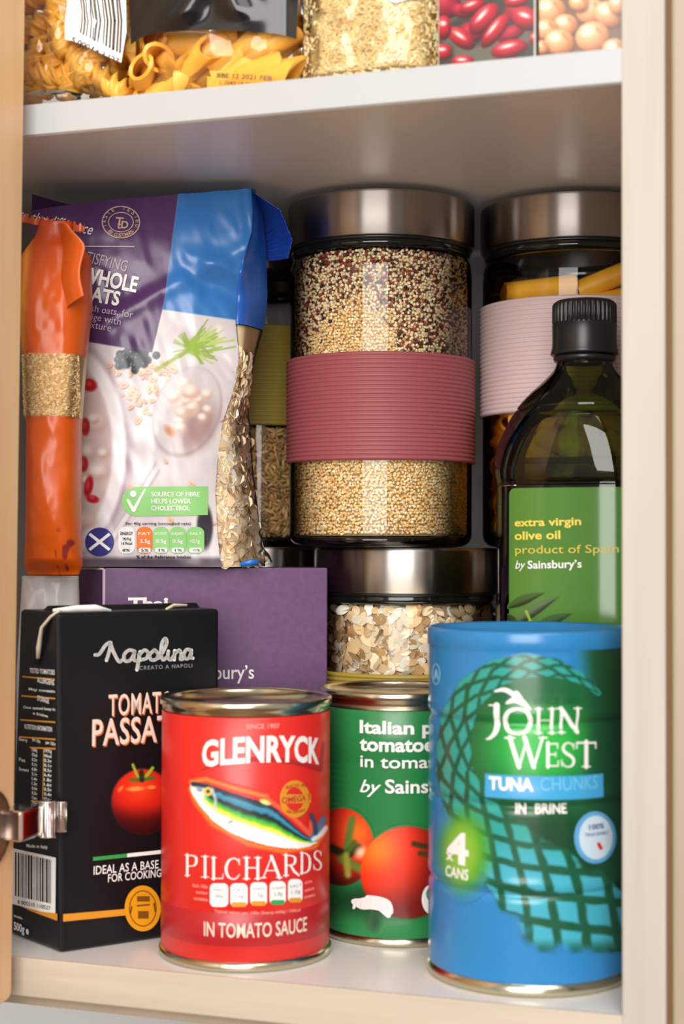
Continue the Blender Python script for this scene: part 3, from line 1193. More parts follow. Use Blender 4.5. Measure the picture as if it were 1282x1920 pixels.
picture('tomato_picture', gs, (610, 1508, 880, 1740), 1.3, tomato_paint, grn, M['print_gloss'], .00022)
a = Art(gs)
a.stroke([(664, 1690), (680, 1694), (700, 1692), (722, 1698), (732, 1710)], [10, 22, 26, 26, 10], smooth_n=4)
a.stroke([(668, 1688), (664, 1702)], [8, 5]).stroke([(716, 1700), (728, 1716)], [18, 10]).stroke([(690, 1684), (708, 1686)], 12)
a.make('garlic_picture', principled('garlic_print', (226, 214, 212), .35), grn, .00036)
a = Art(gs).disc(808, 1686, 18, 28)
a.make('round_badge', M['ink_white'], grn, .00036)
a = Art(gs).disc(812, 1676, 14, 16)
a.make('badge_leaf', M['ink_green'], grn, .00046)

# ---- blue shrink wrapped stack of four tuna tins
TL = (-.0475, .0520, .0003)
TR, TH = .0425, .1458


def tuna_rib(b):
    b = np.asarray(b, float)
    g = np.zeros_like(b)
    for zz in (.0402, .0757, .1086):
        g = g-.00115*np.exp(-((b-zz)/.0016)**2)+.0003*np.exp(-((b-zz-.0045)/.002)**2)
    return g


tun = thing('tuna_tins', 'blue wrapped stack of four tuna tins by the right edge', 'tins', TL)
ts = Round(TL, TR, rib=tuna_rib)
zz = np.concatenate([[.0052, .0060], np.linspace(.008, TH-.009, 120)])
prof = [(TR-.0008, .0046)]+[(TR+float(tuna_rib(q)), q) for q in zz]+[(TR+.0002, TH-.0078), (TR+.0007, TH-.0066), (TR+.0007, TH-.0016), (TR+.0002, TH-.0004), (TR-.0008, TH), (TR-.002, TH-.0010), (TR-.0044, TH-.0046), (0, TH-.0046)]
M['blue_wrap'] = add_bump(principled('blue_wrap', (44, 124, 182), .22), 120, .12, .0004, (1, 1, .35))
lathe('shrink_wrap', prof, M['blue_wrap'], tun, 128)
lathe('bottom_seam', [(0, .0010), (TR-.004, .0010), (TR-.003, 0), (TR-.0004, 0), (TR+.0006, .0008), (TR+.0006, .0028), (TR, .0040), (TR-.001, .0052)], M['tin'], tun, 96)

NET = [(1122, 1300, 5), (1085, 1270, 12), (1040, 1252, 19), (985, 1248, 24), (930, 1262, 28), (885, 1296, 32), (858, 1345, 34), (850, 1400, 35), (852, 1450, 38),
       (872, 1505, 46), (915, 1565, 60), (968, 1620, 76), (1025, 1672, 92), (1080, 1725, 104), (1140, 1782, 112)]


def tuna_paint(X, Y):
    cv = Canvas(X, Y, (44, 124, 182))
    P = np.array(NET, float)
    # green field to the right of the curve of the net
    ring = np.array([(p[0], p[1]) for p in NET])
    d, s_, sd = poly_dist(X, Y, ring)
    ls = np.concatenate([[0], np.cumsum(np.hypot(*np.diff(ring, axis=0).T))])
    hw = np.interp(s_, ls, P[:, 2])
    t = sd/hw                                      # inner side of the turn negative
    in_disc = np.hypot((X-1010)/158, (Y-1405)/158) < 1
    right = (X > 1075+.12*(Y-1250)) & (Y > 1208) & (Y < 1782)
    low = (Y > 1400) & (X > 855) & (t < 0) & (Y < 1785)
    gcol = np.array([(24, 92, 52)])+np.zeros((len(X), 3))
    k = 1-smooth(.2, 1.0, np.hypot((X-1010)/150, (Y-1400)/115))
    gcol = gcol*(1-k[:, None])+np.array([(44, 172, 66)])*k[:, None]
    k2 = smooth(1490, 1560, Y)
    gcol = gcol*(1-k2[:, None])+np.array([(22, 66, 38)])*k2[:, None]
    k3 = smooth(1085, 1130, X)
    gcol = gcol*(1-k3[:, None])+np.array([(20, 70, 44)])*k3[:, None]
    field = np.where(in_disc | low, 1.0, 0.0)
    field = np.maximum(field, np.where(right, smooth(1075, 1120, X-.12*(Y-1250)), 0))
    cv.put(field, gcol)
    # the net: a band of dark green mesh with teal cells
    band = (np.abs(t) < 1) & (d < 130)
    rag = np.abs(t)+.42*(vnoise(X/20, Y/20, 12)-.5)*smooth(1450, 1560, Y)
    cv.put(band*(1-smooth(.80, .98, rag))*(1-smooth(1762, 1790, Y+26*(vnoise(X/22, Y/60, 14)-.5))), (24, 84, 58))
    wobble = .10*(vnoise(X/21, Y/21, 3)-.5)
    per0 = np.interp(s_, ls, np.interp(ls, [0, 400, 700, 1100], [42, 50, 64, 100]))
    phase = np.interp(s_, np.linspace(0, ls[-1], 400), np.cumsum(1/np.interp(np.linspace(0, ls[-1], 400), [0, 400, 700, 1100], [54, 66, 84, 118]))*(ls[-1]/399))
    nrow = np.interp(s_, ls, [1.4, 1.6, 1.9, 2.0, 2.2, 2.4, 2.5, 2.6, 2.7, 2.8, 2.9, 3., 3., 3., 3.])
    p = phase+t*nrow*.5+wobble
    q = phase-t*nrow*.5-wobble
    fp, fq = np.abs(p-np.floor(p)-.5), np.abs(q-np.floor(q)-.5)
    m_ = np.maximum(fp, fq)
    cell = (1-smooth(.30, .40, m_))*(np.abs(t) < .92)
    teal = np.array([(44, 150, 140)])+np.zeros((len(X), 3))
    kk = smooth(1540, 1640, Y)
    teal = teal*(1-kk[:, None])+np.array([(66, 164, 186)])*kk[:, None]
    cv.put(cell*band*(1-smooth(.84, 1.0, rag))*(1-smooth(1756, 1786, Y)), teal)
    # green blob behind "x4 cans"
    cv.blob(870, 1598, 52, 80, 0, (70, 150, 40), .5)
    cv.blob(866, 1598, 34, 60, 0, (132, 178, 56), .6)
    cv.m &= (Y < 1786)
    return cv.c, cv.m


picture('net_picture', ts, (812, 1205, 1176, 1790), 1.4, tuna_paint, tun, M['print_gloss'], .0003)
a = Art(ts)
roman(a, 'JOHN', [(908, 946, 1373, 52), (941, 1000, 1377, 50), (1001, 1042, 1375, 47), (1042, 1090, 1374, 47)], 1.15)
roman(a, 'WEST', [(950, 1022, 1438, 56), (1021, 1048, 1438, 46), (1049, 1080, 1439, 48), (1078, 1117, 1438, 48)], 1.15)
# the gull over the name
a.stroke([(928, 1296), (945, 1293), (960, 1300), (972, 1312)], [3, 8, 9, 8], smooth_n=5)
a.stroke([(950, 1318), (965, 1312), (978, 1316), (994, 1330)], [4, 12, 13, 3], smooth_n=5)
a.stroke([(968, 1300), (974, 1310)], [10, 12])
a.make('brand_lettering', M['ink_white'], tun, .0005)
a = Art(ts)
a.rect(910, 1450, 1129, 1494)
M['sky_ink'] = principled('sky_blue_ink', (62, 156, 206), .3)
a.make('name_bar', M['sky_ink'], tun, .00045)
a = Art(ts)
a.text('TUNA', (917, 1481), (1000, 1481), 25, .04)
a.text('IN', (966, 1525), (986, 1525), 20, .03)
a.text('BRINE', (1003, 1525), (1062, 1525), 19, .02)
a.make('name_lettering', M['ink_white'], tun, .0006)
a = Art(ts)
a.text('4', (840, 1618), (880, 1618), 60, .03)
a.text('x', (838, 1612), (852, 1612), 20, .03)
a.text('CANS', (838, 1646), (880, 1646), 20, .02)
a.make('count_lettering', M['ink_white'], tun, .0006)
a = Art(ts)
a.text('CHUNKS', (1012, 1481), (1118, 1481), 24, .0)
a.make('pale_lettering', principled('pale_blue_ink', (110, 186, 222), .3), tun, .0006)
a = Art(ts)
a.text('SINCE 1857', (1000, 1320), (1086, 1320), 11, .01)
a.make('dark_lettering', principled('dark_green_ink', (24, 84, 44), .3), tun, .0005)
a = Art(ts).disc(1114, 1570, 39, 49)
a.make('round_badge', principled('badge_blue', (92, 160, 206), .3), tun, .0005)
a = Art(ts).disc(1115, 1570, 31, 41)
a.make('badge_centre', principled('badge_pale', (196, 214, 226), .3), tun, .0006)
a = Art(ts)
a.text('100%', (1102, 1554), (1130, 1554), 10, .02)
a.text('TRACEABLE', (1094, 1566), (1138, 1566), 6, .01)
a.make('badge_lettering', M['ink_blue'], tun, .0007)
a = Art(ts)
a.stroke([(1120, 1582), (1124, 1590)], 7)
a.make('badge_mark', M['red'], tun, .0007)
a = Art(ts)
a.ring(819, 1264, 8, 20, 2)
a.stroke([(816, 1272), (819, 1256), (822, 1272)], 3)
a.make('recycling_mark', principled('pale_blue_mark', (130, 196, 226), .3), tun, .0004)

# ------------------------------------------------------------------ cartons and boxes
def prism(name, foot, top, z0, z1, mat, parent, bevel=.002, seg=3):
    bm = bmesh.new()
    a = [bm.verts.new((x, y, z0)) for x, y in foot]
    b = [bm.verts.new((x, y, z1)) for x, y in top]
    n = len(a)
    bm.faces.new(a[::-1])
    bm.faces.new(b)
    for i in range(n):
        bm.faces.new((a[i], a[(i+1) % n], b[(i+1) % n], b[i]))
    bmesh.ops.recalc_face_normals(bm, faces=bm.faces)
    return from_bm(name, bm, mat, parent, bevel, seg, False)


# ---- black carton of tomato passata
PA, PRZ, PW, PD, PH = (-.2481, .0105, .0003), 51.5, .0790, .037, .1500
pas = thing('passata_carton', 'black carton of tomato passata behind the red tin', 'carton', PA, PRZ)
M['carton'] = add_bump(principled('black_carton', (15, 15, 18), .36, 0.0, Specular_IOR_Level=.3), 160, .12, .0004)
M['card_raw'] = principled('raw_card', (214, 196, 172), .7)
bm = bmesh.new()
lv = []
for k in range(13):
    t = k/12
    lv.append([bm.verts.new((p[0]*(1-t)+q[0]*t, p[1]*(1-t)+q[1]*t, PH*t)) for p, q in zip(((0, 0), (PW, 0), (PW, PD), (-.006, .046)), ((-.0028, 0), (PW, 0), (PW, PD), (-.004, .040)))])
bm.faces.new(lv[0][::-1])
bm.faces.new(lv[-1])
for A_, B_ in zip(lv, lv[1:]):
    for i in range(4):
        bm.faces.new((A_[i], A_[(i+1) % 4], B_[(i+1) % 4], B_[i]))
bmesh.ops.recalc_face_normals(bm, faces=bm.faces)
bmesh.ops.bevel(bm, geom=[e for e in bm.edges if e.calc_face_angle(0) > .5], offset=.0018, segments=3, affect='EDGES', profile=.5)
from_bm('carton_body', bm, M['carton'], pas)
# folded top: a low seam ridge and the torn ear at the left
prism('top_seam', [(.001, .017), (PW-.001, .017), (PW-.001, .026), (.001, .026)], [(.002, .019), (PW-.002, .019), (PW-.002, .022), (.002, .022)], PH-.0005, PH+.0022, M['carton'], pas, .0006, 2)
bm = bmesh.new()
vs = [bm.verts.new(p) for p in ((-.0038, .004, PH-.001), (-.0048, .036, PH-.001), (-.0054, .020, PH-.024), (-.002, .004, PH-.001), (-.002, .036, PH-.001), (-.002, .020, PH-.026))]
for f in ((0, 2, 1), (0, 1, 4, 3), (1, 2, 5, 4), (2, 0, 3, 5)):
    bm.faces.new([vs[i] for i in f])
bmesh.ops.recalc_face_normals(bm, faces=bm.faces)
from_bm('side_ear', bm, M['carton'], pas, .0003, 1)


def strip(name, pts, w, th, mat, parent):
    """a thin bent ribbon of card through 3D points"""
    bm = bmesh.new()
    prev = None
    for i, p in enumerate(pts):
        p = Vector(p)
        d = (Vector(pts[min(i+1, len(pts)-1)])-Vector(pts[max(i-1, 0)])).normalized()
        s_ = d.cross(Vector((0, 1, .3))).normalized()*w[i]/2
        n_ = d.cross(s_).normalized()*th/2
        r = [bm.verts.new(p+s_+n_), bm.verts.new(p-s_+n_), bm.verts.new(p-s_-n_), bm.verts.new(p+s_-n_)]
        if prev:
            for k in range(4):
                bm.faces.new((prev[k], prev[(k+1) % 4], r[(k+1) % 4], r[k]))
        else:
            bm.faces.new(r[::-1])
        prev = r
    bm.faces.new(prev)
    bmesh.ops.recalc_face_normals(bm, faces=bm.faces)
    return from_bm(name, bm, mat, parent, 0, 1, True)


strip('torn_edge', [(-.001, .0, PH+.001), (-.0038, .004, PH-.002), (-.0056, .010, PH-.007), (-.0060, .0125, PH-.016), (-.0058, .0135, PH-.021)], [.0012, .0014, .0016, .0022, .0016], .0006, M['card_raw'], pas)
strip('torn_edge', [(-.002, .006, PH+.0006), (.008, .004, PH+.0014), (.017, .003, PH+.0014), (.024, .001, PH+.0002)], [.0016, .003, .0034, .001], .0005, M['ink_white'], pas)
strip('torn_edge', [(.052, .002, PH+.0002), (.058, .006, PH+.0018), (.064, .004, PH+.0018)], [.001, .0018, .001], .0005, M['card_raw'], pas)
pf, ps = Flat(PA, PRZ), Side(PA, PRZ)
a = Art(pf)
nap = [[(178, 1228), (186, 1226), (197, 1210), (207, 1205), (204, 1222), (199, 1238)],
       [(206, 1206), (213, 1224), (222, 1240), (228, 1238)],
       [(252, 1221), (241, 1219), (232, 1228), (234, 1239), (243, 1238), (250, 1228), (252, 1221), (250, 1236), (256, 1239)],
       [(262, 1222), (259, 1240), (256, 1256)], [(260, 1228), (270, 1219), (277, 1224), (274, 1234), (264, 1237)],
       [(287, 1220), (280, 1228), (283, 1237), (292, 1236), (296, 1227), (290, 1219), (287, 1220)],
       [(296, 1234), (305, 1222), (312, 1205), (309, 1197), (303, 1206), (301, 1226), (305, 1237), (312, 1232)],
       [(315, 1221), (314, 1232), (319, 1237), (325, 1230)],
       [(327, 1220), (326, 1237)], [(327, 1226), (335, 1219), (339, 1226), (338, 1236), (345, 1234)],
       [(358, 1219), (349, 1218), (344, 1227), (347, 1235), (354, 1233), (358, 1222), (357, 1232), (361, 1234)]]
for st in nap:
    a.stroke(st, 6.2, smooth_n=4)
a.make('brand_lettering', M['ink_white'], pas, .0003)
a = Art(pf)
a.text('CREATO A NAPOLI', (261, 1256), (360, 1251), 7, .0, 0, 1.2)
a.make('small_lettering', M['ink_grey'], pas, .0002)
for nm, mt, dx, dy, off in (('letter_shadow', M['ink_orange'], 2.0, 2.5, .00016), ('name_lettering', M['ink_cream'], 0, 0, .0003)):
    a = Art(pf)
    a.text('TOMATO', (203+dx, 1342+dy), (323+dx, 1334+dy), 40, .012, 0, 1.08)
    a.text('PASSATA', (172+dx, 1398+dy), (348+dx, 1386+dy), 50, .016, 0, 1.05)
    a.make(nm, mt, pas, off)


def passata_tomato(X, Y):
    cv = Canvas(X, Y, (25, 25, 28))
    cv.ball(268, 1503, 60, 62, 0, (58, 12, 14), (216, 38, 26), (236, 70, 34), -.1, -.45, .06)
    k = smooth(1500, 1550, Y)*(np.hypot((X-268)/60, (Y-1503)/62) < 1.02)
    cv.put(k*.65, (50, 14, 16))
    cv.blob(254, 1479, 18, 5, -3, (244, 150, 70), .6)
    cv.blob(284, 1476, 9, 4, -3, (244, 140, 60), .6)
    cv.blob(226, 1479, 8, 4, -50, (240, 120, 50), .6)
    cv.line([(249, 1434), (256, 1452), (265, 1462)], 4, (150, 180, 50), 2)
    cv.line([(286, 1440), (277, 1452), (267, 1462)], 5, (150, 180, 50), 2)
    cv.line([(246, 1462), (265, 1463), (288, 1458)], 5, (80, 110, 36), 3)
    cv.line([(265, 1448), (266, 1462)], 8, (40, 44, 24), 3)
    return cv.c, cv.m


picture('tomato_picture', pf, (200, 1425, 340, 1575), 1.1, passata_tomato, pas, M['print_gloss'], .00018)
for mt, x0, x1 in (('ink_green', 174, 238), ('ink_white', 238, 301), ('red', 301, 350)):
    s_ = lambda x: 1611-(x-174)*.105
    a = Art(pf).poly([(x0, s_(x0)+3), (x1, s_(x1)+3), (x1, s_(x1)-4), (x0, s_(x0)-4)])
    a.make('flag_line', M[mt], pas, .0002)
a = Art(pf)
a.text('IDEAL AS A BASE INGREDIENT', (175, 1640), (392, 1618), 16, .008, 0, 1.02)
a.text('FOR COOKING SAUCES', (202, 1654), (356, 1638), 15, .008, 0, 1.02)
a.make('tag_lettering', M['ink_white'], pas, .0002)
a = Art(pf)
a.poly([(118, 1728), (236, 1716), (236, 1704), (118, 1714)])
a.poly([(300, 1710), (395, 1702), (395, 1690), (300, 1698)])
a.make('gold_band', M['ink_gold'], pas, .0002)
a = Art(ps)
a.poly([(24, 1690), (60, 1708), (112, 1727), (113, 1714), (60, 1698), (24, 1680)])
a.make('gold_band', M['ink_gold'], pas, .0006)
a = Art(pf).disc(267, 1703, 34, 43)
a.make('round_badge', principled('gold_badge', (222, 148, 26), .3), pas, .0003)
a = Art(pf)
a.ring(267, 1703, 26, 34, 2)
a.rect(256, 1680, 280, 1690).rect(258, 1708, 278, 1722)
a.stroke([(244, 1712), (246, 1700)], 3).stroke([(290, 1708), (288, 1694)], 3).stroke([(257, 1698), (279, 1696)], 3)
a.make('badge_mark', principled('badge_brown', (120, 72, 20), .4), pas, .0004)
# back panel print on the carton's side
a = Art(ps)
for t, x0, x1, y, c in (('TESTED TOMATOES', 58, 117, 1265, 9), ('ALLERGENS', 72, 104, 1283, 10), ('May contain', 56, 112, 1298, 5), ('STORAGE', 72, 94, 1317, 10),
                        ('Once opened keep in', 46, 114, 1332, 5), ('a fridge', 64, 92, 1343, 5), ('NUTRITION INFORMATION', 48, 100, 1370, 9),
                        ('per 100g', 63, 78, 1392, 6), ('per 125g', 88, 114, 1398, 6)):
    a.text(t, (x0, y-4), (x1, y+2), c, .02)
for k in range(13):
    y = 1410+k*9
    a.text(('158kJ', '37kcal', '0.2g', '0.1g', '6.8g', '5.1g', '1.4g', '1.3g', '0.4g', '0.3g', '12mg', '2mg', '1mg')[k], (62, y-2), (72, y), 6, .02)
    a.text(('197kJ', '46kcal', '0.3g', '0.1g', '8.5g', '6.4g', '1.8g', '1.6g', '0.5g', '0.4g', '15mg', '3mg', '1mg')[k], (85, y), (99, y+2), 6, .02)
for t, x0, x1, y in (('Energy', 38, 54, 1390), ('Fat', 38, 50, 1428), ('Sugars', 38, 56, 1446), ('Best before', 84, 110, 1530), ('see top', 84, 104, 1556), ('of pack', 70, 108, 1570), ('Made in Italy', 52, 92, 1590)):
    a.text(t, (x0, y-2), (x1, y+1), 6, .02)
a.text('500g e', (28, 1742), (56, 1752), 15, .03)
a.text('net weight', (28, 1718), (44, 1724), 5, .02)
a.make('side_lettering', M['ink_white'], pas, .0006)
a = Art(ps)
for x0, x1, y0, dy in ((44, 126, 1267, 9), (42, 126, 1303, 9), (40, 122, 1348, 8), (38, 120, 1380, 8), (58, 118, 1400, 5), (60, 118, 1500, 8)):
    a.poly([(x0, y0+3), (x1, y0+dy+3), (x1, y0+dy), (x0, y0)])
a.stroke([(124, 1277), (121, 1390), (116, 1535)], 2.4)
a.stroke([(84, 1404), (82, 1500)], 1.6)
a.stroke([(94, 1528), (116, 1536)], 2.4)
a.make('gold_rules', M['ink_gold'], pas, .0005)
a = Art(ps).poly([(24, 1694), (106, 1716), (107, 1608), (26, 1590)])
a.make('barcode_label', M['ink_white'], pas, .0006)
a = Art(ps)
x = 31
rb = random.Random(5)
while x < 98:
    w_ = rb.choice((1.2, 1.8, 2.8, 3.6))
    u = lambda q: (q-26)*.22
    a.poly([(x, 1678+u(x)), (x+w_, 1678+u(x+w_)), (x+w_, 1596+u(x+w_)), (x, 1596+u(x))])
    x += w_+rb.choice((1.4, 2.0, 2.6))
a.text('8 005210 110527', (36, 1694), (98, 1706), 7, .01)
a.make('barcode', M['ink_black'], pas, .0008)

# ---- purple box
BA, BRZ = (-.2630, .0800, .0003), 31.0
bf_ = Flat(BA, BRZ)
BW = float(bf_.at(np.array([614.0]), np.array([1065.0]))[0][0])
BH = float(bf_.at(np.array([300.0]), np.array([1065.0]))[1][0])
pb = thing('cardboard_box', 'purple cardboard box lettered in white under the oats bag', 'box', BA, BRZ)
M['purple'] = mottled('purple_card', (92, 58, 97), (102, 68, 107), 300, (1, 1, 1), .5)
M['purple_edge'] = principled('worn_purple_edge', (190, 160, 186), .6)
box('carton_body', 0, BW, 0, .031, 0, BH, M['purple'], pb, .0007, 2)
prism('end_flap', [(-.0006, 0), (0, 0), (-.0004, .03), (-.0100, .034)], [(-.0006, 0), (0, 0), (-.0004, .03), (-.0100, .034)], .03, BH-.0012, M['purple'], pb, .0003, 1)
box('worn_edge', -.0009, .0005, -.0003, .0005, .01, BH-.0005, M['purple_edge'], pb, .0002, 1)
strip('worn_edge', [(-.0098, .0325, BH-.0010), (-.005, .017, BH-.0006), (-.0004, .0004, BH-.0005)], [.0008]*3, .0006, M['card_raw'], pb)
a = Art(bf_)
a.text('Thai', (240, 1144), (315, 1143), 25, .04)
a.make('name_lettering', M['ink_white'], pb, .0003)
a = Art(bf_)
a.text('by Sainsbury\u2019s', (300, 1275), (476, 1272), 26, .012)
a.make('lettering', M['ink_white'], pb, .0003)

# ------------------------------------------------------------------ olive oil bottle
OL, ORZ = (-.0370, .1310, .0003), -5.0
oil = thing('olive_oil_bottle', 'dark green olive oil bottle with black cap and green label', 'bottle', OL, ORZ)
OHX, OHY, OE = .0392, .0335, 3.4


def superell(hx, hy, e, n):
    t = np.linspace(0, 2*np.pi, n, endpoint=False)
    c, s = np.cos(t), np.sin(t)
    return np.sign(c)*np.abs(c)**(2/e)*hx, np.sign(s)*np.abs(s)**(2/e)*hy


def loft_se(name, rows, mat, parent, n=128):
    V = []
    for z, hx, hy, e in rows:
        x, y = superell(hx, hy, e, n)
        V.append(np.stack([x, y, np.full(n, z)], -1))
    m = len(rows)
    i, j = np.meshgrid(np.arange(m-1), np.arange(n), indexing='ij')
    q = np.stack([i*n+j, i*n+(j+1) % n, (i+1)*n+(j+1) % n, (i+1)*n+j], -1).reshape(-1, 4)
    return mesh(name, np.concatenate(V), q, mat, parent)


def dense(rows, k=5):
    rows = np.array(rows, float)
    out = []
    n = len(rows)
    for i in range(n-1):
        p0, p1, p2, p3 = rows[max(i-1, 0)], rows[i], rows[i+1], rows[min(i+2, n-1)]
        for s in range(k):
            t = s/k
            out.append(.5*((2*p1)+(-p0+p2)*t+(2*p0-5*p1+4*p2-p3)*t*t+(-p0+3*p1-3*p2+p3)*t**3))
    out.append(rows[-1])
    return out


M['oil_glass'] = thin_clear('green_glass', (.52, .60, .22), .02, 1.55, .0)
M['oil'] = thin_clear('olive_oil', (.60, .60, .16), .05, 1.2)
M['cap'] = principled('black_cap', (24, 24, 25), .32)
orow = [(.0, .030, .025, 2.6), (.001, .034, .029, 3), (.006, .0385, .0328, 3.2), (.02, OHX, OHY, OE), (.10, OHX, OHY, OE), (.200, OHX, OHY, OE), (.2078, OHX, OHY, OE), (.2095, OHX+.0003, OHY+.0002, 3.3),
        (.212, OHX+.0011, OHY+.0008, 3.2), (.217, OHX+.0018, OHY+.0012, 3.0), (.227, OHX+.0006, OHY+.0002, 2.7), (.236, .0365, .0322, 2.4), (.2425, .0335, .0300, 2.2),
        (.2445, .0318, .0288, 2.15), (.2462, .0312, .0284, 2.1), (.252, .0262, .0245, 2), (.258, .0195, .0188, 2), (.263, .0148, .0146, 2), (.267, .0131, .0131, 2), (.272, .0126, .0126, 2), (.284, .0124, .0124, 2)]
loft_se('bottle_body', dense(orow), M['oil_glass'], oil)
irow = [(.003, .028, .024, 2.6), (.006, .0365, .031, 3.2), (.012, OHX-.0018, OHY-.0018, OE), (.10, OHX-.0018, OHY-.0018, OE), (.200, OHX-.0018, OHY-.0018, OE), (.213, OHX-.0006, OHY-.001, 3.1), (.2205, OHX-.0008, OHY-.0010, 2.9), (.2206, .02, .018, 2), (.2206, .0005, .0005, 2)]
loft_se('oil', dense(irow[:7])[4:]+[np.array(r) for r in irow[7:]], M['oil'], oil)
lathe('neck_ring', [(.0128, .2665), (.0142, .2672), (.0148, .2688), (.0142, .2700), (.0126, .2706)], M['cap'], oil, 64)
CT = .2962


def ribs(T, R, Z):
    k = (Z > CT-.0108) & (Z < CT-.0010) & (R > .0135)
    return R+np.where(k, .00042*np.clip(1.4*np.cos(T*38), -1, 1), 0)


lathe('cap', [(.0128, .2712), (.0152, .2700), (.0160, .2706), (.0158, .2718), (.0153, .2735), (.0151, .2778), (.0153, CT-.0115), (.0148, CT-.0108), (.0148, CT-.0106), (.0148, CT-.0060), (.0147, CT-.0022), (.0141, CT-.0009), (.0130, CT-.0002), (.0118, CT), (.006, CT-.0003), (0, CT-.0003)], M['cap'], oil, 304, mod=ribs)


class SE(Flat):
    step = .002

    def y0(s, a):
        return -OHY*(np.clip(1-(np.abs(a)/OHX)**OE, .0, 1))**(1/OE)

    def S(s, a, b, off=0.0):
        y = s.y0(a)
        d = (s.y0(a+1e-4)-s.y0(a-1e-4))/2e-4
        nx, ny = d/np.sqrt(1+d*d), -1/np.sqrt(1+d*d)
        return np.stack([a+nx*off, y+ny*off, b], -1)

    def at(s, px, py):
        px, py = np.asarray(px, float), np.asarray(py, float)
        d = rays(px, py)@s.R
        o = s.R.T@(CAM-s.t)
        y = np.full(px.shape, -OHY)
        for _ in range(25):
            k = (y-o[1])/d[..., 1]
            a, b = o[0]+k*d[..., 0], o[2]+k*d[..., 2]
            y = .5*y+.5*s.y0(np.clip(a, -OHX*.985, OHX*.985))
        return np.clip(a, -OHX*.985, OHX*.985), b


ose = SE(OL, ORZ)
zt = float(ose.at(np.array([1060.]), np.array([914.]))[1][0])
M['oil_label'] = principled('green_paper', (80, 126, 50), .12)
# the label: rounded at its top corners
xl = float(ose.at(np.array([955.]), np.array([1000.]))[0][0])
pts, r_ = [], .003
xr_ = min(-xl, OHX*.93)
for cx_, cz_, a0_ in ((xr_-r_, zt-r_, 0), (xl+r_, zt-r_, 90), (xl+r_, .035+r_, 180), (xr_-r_, .035+r_, 270)):
    for k in range(6):
        q = math.radians(a0_+18*k)
        pts.append((cx_+r_*math.cos(q), cz_+r_*math.sin(q)))
flat_to_obj('label', np.array(pts), [tuple(range(len(pts)))], ose, M['oil_label'], oil, .0003)


def leaf_paint(X, Y):
    cv = Canvas(X, Y, (80, 126, 50))

    def leaf(x0, y0, x1, y1, w, c0, c1):
        dx, dy = x1-x0, y1-y0
        L = math.hypot(dx, dy)
        t = ((X-x0)*dx+(Y-y0)*dy)/L/L
        s = (-(X-x0)*dy+(Y-y0)*dx)/L
        ww = w*np.sin(np.pi*np.clip(t, 0, 1)**.8)
        m = (t > 0) & (t < 1)
        e = (1-smooth(-1.2, 1.2, np.abs(s+.12*L*t*(1-t))-ww))*m
        k = smooth(-.5, .6, s/np.maximum(ww, .1))
        cv.put(e, np.array([c0])*(1-k[:, None])+np.array([c1])*k[:, None])
    leaf(950, 1140, 1022, 1111, 9, (62, 92, 44), (28, 44, 26))
    leaf(958, 1174, 1050, 1117, 11, (90, 110, 70), (30, 46, 28))
    leaf(1000, 1180, 1074, 1150, 10, (60, 92, 44), (30, 50, 30))
    leaf(1040, 1190, 1092, 1168, 8, (70, 104, 52), (34, 60, 32))
    leaf(948, 1152, 975, 1180, 7, (40, 66, 34), (28, 48, 26))
    cv.line([(986, 1146), (1000, 1178)], 4, (150, 176, 50), 1.5)
    return cv.c, cv.m


picture('leaf_picture', ose, (952, 1100, 1130, 1185), 1.0, leaf_paint, oil, M['print_gloss'], .00045)
a = Art(ose)
a.text('extra virgin', (966, 987), (1090, 984), 15, .025)
a.text('olive oil', (966, 1012), (1051, 1010), 16, .025)
a.make('yellow_lettering', M['ink_yellow'], oil, .0006)
a = Art(ose)
a.text('product of Spain', (967, 1038), (1160, 1036), 15, .005)
a.make('origin_lettering', M['ink_dim_yellow'], oil, .0006)
a = Art(ose)
a.text('by', (967, 1066), (986, 1066), 15, .005, .3)
a.text('Sainsbury\u2019s', (990, 1066), (1091, 1064), 15, .02)
a.make('white_lettering', M['ink_white'], oil, .0006)

# ------------------------------------------------------------------ bags
def px_profile(pts):
    p = np.array(pts, float)
    return p


def make_sheet_mesh(name, V, nu, nv, mat, parent, col=None):
    return mesh(name, V.reshape(-1, 3), grid_faces(nu, nv), mat, parent, col)


